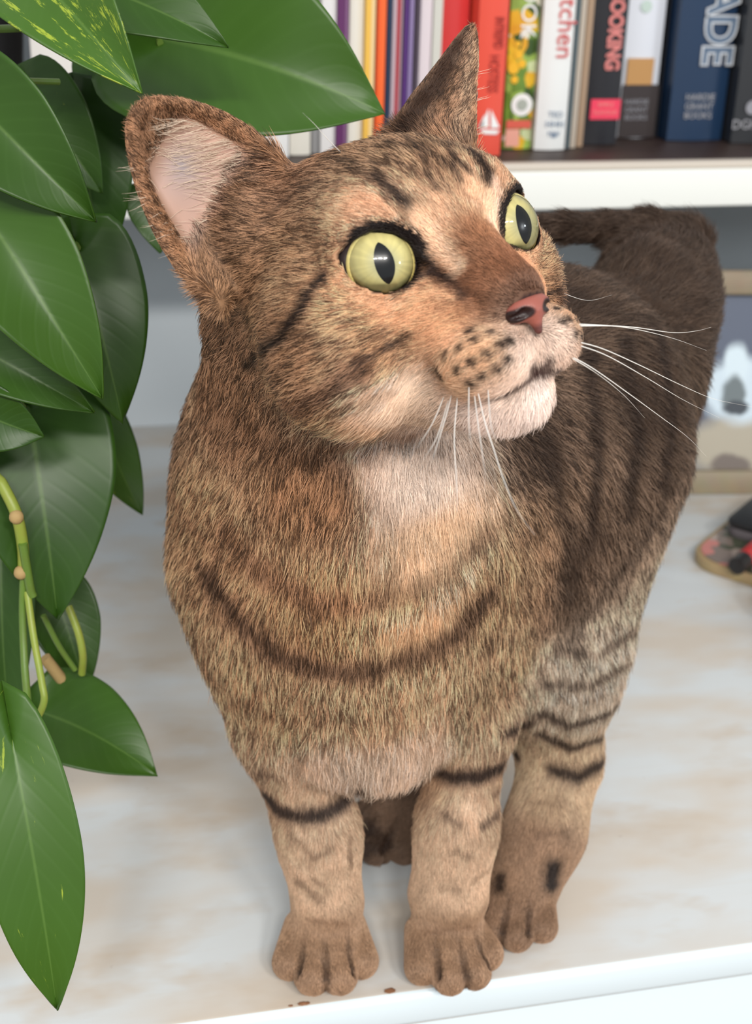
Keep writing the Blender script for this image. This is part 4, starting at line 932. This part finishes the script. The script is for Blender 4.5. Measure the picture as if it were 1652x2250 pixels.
# ear frame: inner and outer faces
def ear_uv(E):
    B, w, v, n = E; M = np.linalg.inv(np.stack([w, v, n], 1)); q = (CV - B) @ M.T
    near = (q[:, 1] > -0.15) & (q[:, 1] < 1.1) & (np.abs(q[:, 0]) < 1.35) & (np.abs(q[:, 2]) < 0.022)
    return q, near, CN @ n
EARSKIN = np.zeros(len(CV)); EARU = np.zeros(len(CV)); EART = np.zeros(len(CV)); EARSIDE = np.zeros(len(CV))
for E, sd in ((EARR, -1), (EARL, 1)):
    q, near, nn = ear_uv(E)
    B, w, v, n = E
    t = np.clip(q[:, 1], 0, 1); inner = near & (nn > 0.15) & (q[:, 1] > 0.0)
    inn = np.clip((nn - 0.1) / 0.3, 0, 1) * near * np.clip((q[:, 1] - 0.08) / 0.15, 0, 1)
    hf = np.maximum((1 - t) ** 0.5, 0.05); edge = np.clip(np.abs(q[:, 0]) / hf, 0, 1.3)
    core = inn * np.clip((0.9 - edge) / 0.2, 0, 1) * np.clip((0.78 - t) / 0.2, 0, 1)
    EARSKIN = np.maximum(EARSKIN, core); EARU[near] = q[near, 0]; EART[near] = q[near, 1]; EARSIDE[near] = sd
    pink = srgb((206, 170, 154)); grey = srgb((160, 150, 152))
    g = np.clip(1 - np.abs(q[:, 0] - 0.05) / 0.5, 0, 1) * np.clip(1 - np.abs(t - 0.5) / 0.35, 0, 1)
    sk = pink * (1 - g[:, None]) + grey * g[:, None]
    VC[:] = VC * (1 - core[:, None]) + sk * core[:, None]
    rim = near * np.clip((edge - 0.8) / 0.15, 0, 1) * np.clip(nn + 0.6, 0, 1)
    VC[:] = VC * (1 - 0.6 * rim[:, None]) + srgb((176, 128, 92)) * 0.6 * rim[:, None]
    sel = near & (t > 0.12)
    dirn = v / np.linalg.norm(v) + 0.35 * w / np.linalg.norm(w) * np.sign(q[:, 0])[:, None]
    k = (sel * 1.0)[:, None]
    VD[:] = VD * (1 - k) + dirn * k
    VL[sel] = np.minimum(VL[sel], 0.0024)

VD = VD - CN * (VD * CN).sum(1, keepdims=True)
VD /= np.linalg.norm(VD, axis=1, keepdims=True) + 1e-9
for _ in range(10):
    VD = smooth(VD, 0.6); VL = smooth(VL[:, None], 0.6)[:, 0]
VD = VD - CN * (VD * CN).sum(1, keepdims=True); VD /= np.linalg.norm(VD, axis=1, keepdims=True) + 1e-9

# where no hair grows: eye openings, nose leather
HQ = to_head(CV)
bald = np.zeros(len(CV))
for c in EYES:
    bald = np.maximum(bald, (np.linalg.norm(HQ - c, axis=1) < 11.9) * 1.0)
    VL = np.where(np.linalg.norm(HQ - c, axis=1) < 14.5, np.minimum(VL, 0.0022), VL)
nose_d = np.sqrt(((HQ[:, 0]) / 5.6) ** 2 + ((HQ[:, 1] - 54) / 5.0) ** 2 + ((HQ[:, 2] + 12.6) / 4.3) ** 2)
bald = np.maximum(bald, (nose_d < 1) * 1.0)
VL = np.where(nose_d < 1.6, np.minimum(VL, 0.0018), VL)
VL = np.where(CV[:, 2] < 0.06, np.minimum(VL, 0.0019 + np.clip(CV[:, 2] - 0.014, 0, 1) * 0.055), VL)
for s_ in (-1, 1):
    k_ = np.exp(-((HQ - Vn(s_ * 48, -15, 8)) ** 2).sum(1) / 15 ** 2); VL = VL * (1 - 0.40 * k_); VT = VT * (1 - 0.5 * k_)
foot = CV[:, 2] < 0.0035
bald = np.maximum(bald, foot * 1.0)

rng = np.random.default_rng(7)
A0, A1, A2, A3 = (CV[CQ[:, j]] for j in range(4))
area = 0.5 * np.linalg.norm(np.cross(A2 - A0, A3 - A1), axis=1)
fb = bald[CQ].max(1); fsk = EARSKIN[CQ].mean(1); fh = HQ[CQ].mean(1)
onhead = np.exp(-np.clip((np.linalg.norm(fh / [1, 1, 1], axis=1) - 62) / 8, 0, 6))
fu, ft, fsd = EARU[CQ].mean(1), EART[CQ].mean(1), EARSIDE[CQ].mean(1)
fc = CV[CQ].mean(1); fnn = CN[CQ].mean(1); tov = CC - fc; facing = (fnn * tov).sum(1) / np.linalg.norm(tov, axis=1)
far = 0.35 + 0.65 * np.clip((facing + 0.35) / 0.3, 0, 1)
flen = VL[CQ].mean(1)
dens = 4.6e6 * (0.0085 / np.clip(flen, 0.0024, 0.012)) ** 0.8 * (0.75 + 0.25 * onhead) * FUR_DENSITY * far
tuft = np.clip((0.28 - fu) / 0.7, 0, 1) * np.clip((0.8 - ft) / 0.3, 0, 1)
dens = np.where(fsk < 0.3, dens, fsk * 1e6 * (0.02 + np.where(fsd > 0.5, 3.0, 0.85) * tuft))
dens = dens * (fb < 0.5)
cnt = rng.poisson(area * dens); fi = np.repeat(np.arange(len(CQ)), cnt); NS = len(fi)
bu, bv = rng.random(NS), rng.random(NS)
bw = np.stack([(1 - bu) * (1 - bv), bu * (1 - bv), bu * bv, (1 - bu) * bv], 1)
def lerp(A): return (A[CQ[fi]] * (bw[..., None] if A.ndim > 1 else bw)).sum(1)
RP, RN, RD, RC, RL, RT, RS = lerp(CV), lerp(CN), lerp(VD), lerp(VC), lerp(VL), lerp(VT), lerp(EARSKIN)
RN /= np.linalg.norm(RN, axis=1, keepdims=True); RD /= np.linalg.norm(RD, axis=1, keepdims=True) + 1e-9
side = np.cross(RN, RD)
# locks: neighbouring hairs share a little of their bend
clump = np.stack([vnoise(RP, 0.0030, 3 + i) for i in range(2)], 1); wide = np.stack([vnoise(RP, 0.012, 9 + i) for i in range(2)], 1)
ear = (RS > 0.3)[:, None]; rside = lerp(EARSIDE)[:, None]
for E, sd in ((EARR, -1), (EARL, 1)):
    ed = 0.62 * E[1] / np.linalg.norm(E[1]) + 0.60 * E[2] / np.linalg.norm(E[2])
    if sd > 0: ed = 0.5 * E[1] / np.linalg.norm(E[1]) + 0.5 * E[2] / np.linalg.norm(E[2]) + 0.25 * E[3]
    RD = np.where(ear & (rside * sd > 0.5), ed, RD)
bend = 0.26 * clump[:, :1] + 0.14 * wide[:, :1] + 0.17 * rng.standard_normal((NS, 1))
RD = RD + side * np.where(ear, bend * 1.4, bend); RD /= np.linalg.norm(RD, axis=1, keepdims=True)
lift = np.clip(RT[:, None] + 0.10 * clump[:, 1:] + 0.09 * rng.standard_normal((NS, 1)), 0.03, 0.9)
ln = RL[:, None] * np.clip(1 + 0.22 * rng.standard_normal((NS, 1)), 0.45, 1.6)
ln = np.where(ear, np.where(rside > 0.5, 0.0042, 0.0105) * (0.5 + 0.8 * rng.random((NS, 1))), ln)
lift = np.where(ear, 0.30 + 0.1 * rng.standard_normal((NS, 1)), lift)
NP_ = 5
S = np.linspace(0, 1, NP_)
HP = np.empty((NS, NP_, 3), np.float32)
for i, s_ in enumerate(S):
    HP[:, i] = RP - RN * 0.0004 + ln * (RD * s_ + RN * lift * (1.35 * s_ - 0.75 * s_ * s_)) + np.where(s_ > 0.5, 1, 0) * Vn(0, 0, -1) * ln * 0.03
def fld_at(P):                                           # distance to the skin, interpolated
    Q = np.clip((P - LO) / VOX, 0, np.array(FLD.shape) - 1.001); I = Q.astype(int); f_ = Q - I; out = 0
    for dx in (0, 1):
        for dy in (0, 1):
            for dz in (0, 1):
                w_ = (f_[:, 0] if dx else 1 - f_[:, 0]) * (f_[:, 1] if dy else 1 - f_[:, 1]) * (f_[:, 2] if dz else 1 - f_[:, 2])
                out = out + w_ * FLD[I[:, 0] + dx, I[:, 1] + dy, I[:, 2] + dz]
    return out
for i in range(1, NP_):                                  # hairs crossing a hollow ride over it
    need = np.clip(0.00022 + 0.00035 * S[i] - fld_at(HP[:, i].astype(float)), 0, 0.004)
    HP[:, i] += RN * need[:, None]
HP[..., 2] = np.maximum(HP[..., 2], 0.0006)
# colour is that of the coat where each point of the hair lies
G2 = 0.0012; gdim = np.ceil((HI - LO) / G2).astype(int) + 3; look = np.full(gdim, -1, np.int32)
vi = ((CV - LO) / G2).astype(int) + 1
for off in [(i, j, k) for i in (-1, 0, 1) for j in (-1, 0, 1) for k in (-1, 0, 1) if (i, j, k) != (0, 0, 0)] + [(0, 0, 0)]:
    w_ = np.clip(vi + np.array(off), 0, gdim - 1); look[w_[:, 0], w_[:, 1], w_[:, 2]] = np.arange(len(CV))
def coat_at(P, root):
    w_ = np.clip(((P - LO) / G2).astype(int) + 1, 0, gdim - 1); i = look[w_[:, 0], w_[:, 1], w_[:, 2]]
    return np.where((i >= 0)[:, None], VC[i], root)
# banded (agouti) hairs: dark root, pale band, dark or pale tip
tick = np.clip(0.5 + 0.45 * vnoise(RP, 0.0014, 21) + 0.16 * vnoise(RP, 0.005, 22) + 0.30 * rng.standard_normal(NS), 0, 1)
lum = RC.mean(1); tickamt = np.clip((0.66 - lum) / 0.26, 0.06, 1.0) * np.clip(lum / 0.08, 0.25, 1)
RH = to_head(RP); calm = np.clip((RP[:, 2] - 0.018) / 0.09, 0.15, 1) * (1 - 0.65 * np.clip((RH[:, 1] - 30) / 8, 0, 1)); tickamt = np.clip(tickamt * calm * (1 + 0.12 * (np.linalg.norm(RH, axis=1) < 66)), 0, 1)
tipd = (tick < 0.45) * tickamt
band = np.array([0.42, 0.75, 1.10, 1.22, 1.15])
HC = np.empty((NS, NP_, 4), np.float32); HC[..., 3] = 1
shade = (1 + 0.15 * rng.standard_normal(NS)).clip(0.6, 1.5)
earc = srgb((232, 212, 190)); jit = rng.standard_normal((NS, 3)) * 0.00028
for i in range(NP_):
    flat = RP + ln * RD * S[i] * 0.92
    c0 = coat_at(flat + jit, RC)
    c = c0 * band[i] * shade[:, None]
    dk = tipd * (0.0, 0.30, 0.70, 0.88, 0.9)[i]
    c = c * (1 - dk[:, None]) + srgb((42, 29, 22)) * dk[:, None]
    lt = (tick > 0.66) * tickamt * (0, 0.1, 0.45, 0.75, 0.8)[i]
    lt = lt * np.clip(c0.mean(1) / 0.11, 0, 1)
    c = c * (1 - lt[:, None]) + np.minimum(c0 * 1.9 + np.array([0.115, 0.09, 0.072]), 0.85) * lt[:, None]
    c = np.where(ear, earc, c)
    HC[:, i, :3] = c
HR = np.empty((NS, NP_), np.float32)
wid = 0.000068 * (0.75 + 0.5 * rng.random(NS)) * np.clip(RL / 0.006, 0.8, 1.25)
wid = np.where(ear[:, 0], 0.000055, wid)
for i, t in enumerate((0.8, 1.0, 0.9, 0.65, 0.15)): HR[:, i] = wid * t

cat = bpy.data.meshes.new('cat')
cat.from_pydata(CV.tolist(), [], CQ.tolist()); cat.polygons.foreach_set('use_smooth', np.ones(len(CQ), bool)); cat.update()
ca = cat.color_attributes.new('coat', 'FLOAT_COLOR', 'POINT')
under = VC * np.where(EARSKIN > 0.3, 1.0, 0.75)[:, None]
for c in EYES:
    under = np.where((nose_d < 1.0)[:, None], srgb((52, 30, 26)), under)  # skin seen through the nostrils painted dark in place of shade
    under = np.where((np.linalg.norm(HQ - c, axis=1) < 11.9)[:, None], srgb((34, 22, 20)), under)
ca.data.foreach_set('color', np.concatenate([under, np.ones((len(CV), 1))], 1).astype(np.float32).ravel())
cat_ob = bpy.data.objects.new('cat', cat); scene.collection.objects.link(cat_ob)
hc = bpy.data.hair_curves.new('fur'); hc.add_curves([NP_] * NS)
hc.attributes['position'].data.foreach_set('vector', HP.ravel())
(hc.attributes.get('radius') or hc.attributes.new('radius', 'FLOAT', 'POINT')).data.foreach_set('value', HR.ravel())
hc.attributes.new('fur_color', 'FLOAT_COLOR', 'POINT').data.foreach_set('color', HC.ravel())
fur_ob = bpy.data.objects.new('fur', hc); scene.collection.objects.link(fur_ob); fur_ob.parent = cat_ob; fur_ob['kind'] = 'stuff'

def attr_mat(name, attr, rough, spec):
    m = bpy.data.materials.new(name); m.use_nodes = True; nt = m.node_tree; b = nt.nodes['Principled BSDF']
    a = nt.nodes.new('ShaderNodeAttribute'); a.attribute_name = attr
    nt.links.new(a.outputs['Color'], b.inputs['Base Color']); b.inputs['Roughness'].default_value = rough; b.inputs['Specular IOR Level'].default_value = spec
    return m
cat.materials.append(attr_mat('cat_skin', 'coat', 0.6, 0.25))
hc.materials.append(attr_mat('cat_fur', 'fur_color', 0.45, 0.35))
# ------------------------------------------------------------------ eyes, nose leather, whiskers, claws (children of the cat)
def cat_child(o): o.parent = cat_ob; return o
def on_sphere(px, py, c, r):                             # where the line of sight through a pixel meets a ball
    d = ray(px, py); d = d / np.linalg.norm(d); m = CC - c; b = m @ d; q = m @ m - r * r; s = b * b - q
    return CC + d * (-b - math.sqrt(max(s, 0)))
def dome(name, c, g, up, R, amax, col_fn, m, n=20, k=64, lens=None):
    x = np.cross(up, g); x /= np.linalg.norm(x); y = np.cross(g, x)
    V = [c + g * R]; col = [col_fn(0, 0)]
    for i in range(1, n + 1):
        for j in range(k):
            a = 2 * math.pi * j / k; t = i / n
            if lens:                                     # pointed slit
                sv = math.sin(a); u, v = lens[0] * t * math.copysign(abs(math.cos(a)) ** 1.45, math.cos(a)), lens[1] * t * sv
            else: u, v = math.sin(amax * t) * math.cos(a) * R, math.sin(amax * t) * math.sin(a) * R
            V.append(c + x * u + y * v + g * math.sqrt(max(R * R - u * u - v * v, 0))); col.append(col_fn(t, a))
    F = [(0, 1 + j, 1 + (j + 1) % k) for j in range(k)]
    for i in range(n - 1):
        for j in range(k): F.append((1 + i * k + j, 1 + (i + 1) * k + j, 1 + (i + 1) * k + (j + 1) % k, 1 + i * k + (j + 1) % k))
    me = bpy.data.meshes.new(name); me.from_pydata([tuple(p) for p in V], [], F); me.update(); me.shade_smooth()
    a = me.color_attributes.new('tint', 'FLOAT_COLOR', 'POINT'); a.data.foreach_set('color', np.array([(*q, 1) for q in col], np.float32).ravel())
    me.materials.append(m); return link(name, me)
M_iris = attr_mat('cat_iris', 'tint', 0.35, 0.3); M_pupil = mat('cat_pupil', (6, 8, 12), 0.25, 0.4); M_ball = mat('eye_dark', (66, 56, 56), 0.25)
def cornea_mat():
    m = bpy.data.materials.new('clear_cornea'); m.use_nodes = True; nt = m.node_tree; nt.nodes.remove(nt.nodes['Principled BSDF'])
    t = nt.nodes.new('ShaderNodeBsdfTransparent'); g = nt.nodes.new('ShaderNodeBsdfGlossy'); g.inputs['Roughness'].default_value = 0.02
    f = nt.nodes.new('ShaderNodeFresnel'); f.inputs['IOR'].default_value = 1.38; x = nt.nodes.new('ShaderNodeMixShader')
    nt.links.new(f.outputs[0], x.inputs[0]); nt.links.new(t.outputs[0], x.inputs[1]); nt.links.new(g.outputs[0], x.inputs[2]); nt.links.new(x.outputs[0], nt.nodes['Material Output'].inputs['Surface'])
    return m
M_cornea = cornea_mat()
rr = random.Random(5); streaks = [rr.random() for _ in range(64)]
def iris_col(t, a):
    j = int(a / (2 * math.pi) * 64) % 64; s = 0.9 + 0.2 * streaks[j] * min(1, t * 1.5)
    inner = np.array(srgb((192, 188, 142))); mid = np.array(srgb((226, 214, 144))); out = np.array(srgb((226, 198, 108))); edge = np.array(srgb((130, 112, 70)))
    c = inner + (mid - inner) * min(1, max(0, (t - 0.25) / 0.3))
    c = c + (out - c) * min(1, max(0, (t - 0.7) / 0.25)) * (0.5 - 0.5 * math.sin(a))
    c = c + (edge - c) * min(1, max(0, (t - 0.93) / 0.07)) * 0.7
    return tuple(np.clip(c * s, 0, 1))
for c_l, (ix, iy) in zip(EYES, ((841, 579), (1141, 494))):
    c = hw(c_l); R = 11.0 * HS
    g = on_sphere(ix, iy, c, 9.0 * HS) - c; g /= np.linalg.norm(g)
    bm = bmesh.new(); bmesh.ops.create_uvsphere(bm, u_segments=40, v_segments=24, radius=R); bmesh.ops.translate(bm, verts=bm.verts[:], vec=Vector(c))
    e = cat_child(from_bm('eye', bm, M_ball))
    i_ = dome('iris', c, g, HU, R * 1.006, math.asin(8.7 / 11.0), iris_col, M_iris); i_.parent = e; i_['label'] = 'pale yellow green iris'
    p_ = dome('pupil', c, g, HU, R * 1.016, 0, lambda t, a: (0, 0, 0), M_pupil, 8, 40, (2.5 * HS, 5.2 * HS)); p_.parent = e; p_['label'] = 'dark slit pupil'
    k_ = dome('cornea', c + g * 2.2 * HS, g, HU, 9.7 * HS, 1.15, lambda t, a: (1, 1, 1), M_cornea, 16, 48); k_.parent = e
# nose leather
body_state = (VOX, LO, HI, NG, GX, FLD)
VOX = 0.00032; LO = hw((0, 53, -15)) - 0.013; HI = LO + 0.026; NG = np.ceil((HI - LO) / VOX).astype(int) + 1
GX = [(LO[i] + VOX * np.arange(NG[i])).astype(np.float32) for i in range(3)]; FLD = np.full(NG, 0.05, np.float32)
hell((0, 51.9, -11.4), (5.4, 3.4, 3.1), 2)
for s in (-1, 1): hell((s * 3.9, 51.0, -12.4), (2.7, 3.2, 2.4), 2)
hcone((0, 53.1, -13), (0, 53.6, -17.6), 2.3, 1.0, 2)
NOSTRIL = []
for s in (-1, 1):
    NOSTRIL += [((s * 2.4, 57.0, -12.8), (s * 3.9, 54.6, -12.5)), ((s * 3.9, 54.6, -12.5), (s * 6.6, 51.5, -13.0))]
    hcone(*NOSTRIL[-2], 1.3, 1.15, 0.8, carve); hcone(*NOSTRIL[-1], 0.95, 0.4, 0.8, carve)
hcone((0, 57.2, -13.5), (0, 56.0, -18.6), 0.4, 0.45, 0.8, carve)
nv, nq = surface_nets(FLD); VOX, LO, HI, NG, GX, FLD = body_state
nme = bpy.data.meshes.new('nose'); nme.from_pydata(nv.tolist(), [], nq.tolist()); nme.update(); nme.shade_smooth()
nh = to_head(nv); nc = np.tile(srgb((158, 90, 78)), (len(nv), 1))
dn = np.full(len(nv), 9.0)
for a, b in NOSTRIL:
    a, b = Vn(*a), Vn(*b); t = np.clip(((nh - a) @ (b - a)) / ((b - a) @ (b - a)), 0, 1); dn = np.minimum(dn, np.linalg.norm(nh - a - t[:, None] * (b - a), axis=1))
k = np.clip((2.1 - dn) / 0.5, 0, 1)[:, None]; nc = nc * (1 - k) + srgb((40, 20, 18)) * k  # nostril hollows painted dark, standing in for their shade
k = np.clip((-15.4 - nh[:, 2]) / 1.5, 0, 1)[:, None]; nc = nc * (1 - 0.8 * k) + srgb((74, 42, 40)) * 0.8 * k
k = np.clip((nh[:, 2] + 9.6) / 1.4, 0, 1)[:, None]; nc = nc * (1 - 0.75 * k) + srgb((96, 58, 44)) * 0.75 * k
a = nme.color_attributes.new('tint', 'FLOAT_COLOR', 'POINT'); a.data.foreach_set('color', np.concatenate([nc, np.ones((len(nc), 1))], 1).astype(np.float32).ravel())
nm = attr_mat('nose_leather', 'tint', 0.42, 0.45); nt = nm.node_tree; vz = nt.nodes.new('ShaderNodeTexVoronoi'); vz.inputs['Scale'].default_value = 2600; tcn = nt.nodes.new('ShaderNodeTexCoord')
bpn = nt.nodes.new('ShaderNodeBump'); bpn.inputs['Strength'].default_value = 0.25; bpn.inputs['Distance'].default_value = 0.0002
nt.links.new(tcn.outputs['Object'], vz.inputs['Vector']); nt.links.new(vz.outputs['Distance'], bpn.inputs['Height']); nt.links.new(bpn.outputs['Normal'], nt.nodes['Principled BSDF'].inputs['Normal'])
nme.materials.append(nm); nose = cat_child(link('nose', nme)); nose['label'] = 'brick pink nose leather'
# whiskers: traced roots on the coat, tips given a depth of their own
M_whisk = mat('whisker_white', (244, 240, 234), 0.35, 0.5)
def whisker(pts, dy, r=0.00019, name='whisker'):
    h = on_coat(*pts[0]); y0 = (h if h is not None else hw((18, 45, -22)))[1]; L = [0.0]
    for a, b in zip(pts[:-1], pts[1:]): L.append(L[-1] + math.hypot(b[0] - a[0], b[1] - a[1]))
    P = spline([at_y(px, py, y0 + dy * (l / L[-1]) ** 0.85) for (px, py), l in zip(pts, L)], 7); k = len(P)
    bm = bmesh.new(); tube_bm(bm, P, [r * max(0.12, 1 - (i / (k - 1)) ** 1.3) for i in range(k)], 6); return cat_child(from_bm(name, bm, M_whisk))
for pts, dy in (([(992, 868), (978, 920), (958, 985), (948, 1015)], -0.045), ([(975, 872), (950, 930), (915, 985)], -0.040), ([(1005, 872), (998, 960), (1003, 1060), (1004, 1125)], -0.05),
                ([(1042, 866), (1050, 930), (1060, 1000), (1066, 1045)], -0.045), ([(1050, 862), (1066, 930), (1084, 985), (1105, 1050), (1135, 1120), (1175, 1175)], -0.055),
                ([(1072, 856), (1078, 930), (1090, 970)], -0.04), ([(1030, 850), (1030, 930), (1036, 985)], -0.045), ([(985, 880), (960, 960), (930, 1010)], -0.045)):
    whisker(pts, dy, 0.00021)
for pts, dy in (([(1268, 716), (1340, 716), (1400, 720), (1480, 731), (1530, 727), (1562, 719)], 0.035), ([(1262, 712), (1340, 716), (1400, 724), (1480, 744), (1552, 770)], 0.035),
                ([(1255, 748), (1320, 765), (1400, 800), (1500, 848), (1570, 877), (1652, 894)], 0.045), ([(1250, 752), (1330, 780), (1420, 830), (1500, 878), (1580, 918)], 0.04),
                ([(1240, 776), (1300, 808), (1380, 864), (1450, 915), (1510, 960), (1552, 1003)], 0.035), ([(1245, 780), (1310, 820), (1370, 868), (1416, 918)], 0.025)):
    whisker(pts, dy, 0.00019)
whisker([(752, 338), (722, 308), (690, 272), (665, 248)], -0.01, 0.00013, 'brow_whisker')
whisker([(1225, 640), (1290, 660), (1345, 648)], 0.02, 0.00009, 'brow_whisker')
M_claw = mat('claw_horn', (52, 42, 38), 0.35)
for p, f in TOES:
    bm = bmesh.new(); P = [p - f * 0.0020, p - f * 0.0002 - Vn(0, 0, 0.0003), p + f * 0.0007 - Vn(0, 0, 0.0010), p + f * 0.0010 - Vn(0, 0, 0.0019)]
    tube_bm(bm, P, [0.0009, 0.0009, 0.0007, 0.0003], 8); cat_child(from_bm('claw', bm, M_claw))
tag(cat_ob, 'brown tabby cat with yellow-green eyes standing on the white counter, looking up to the side', 'cat')
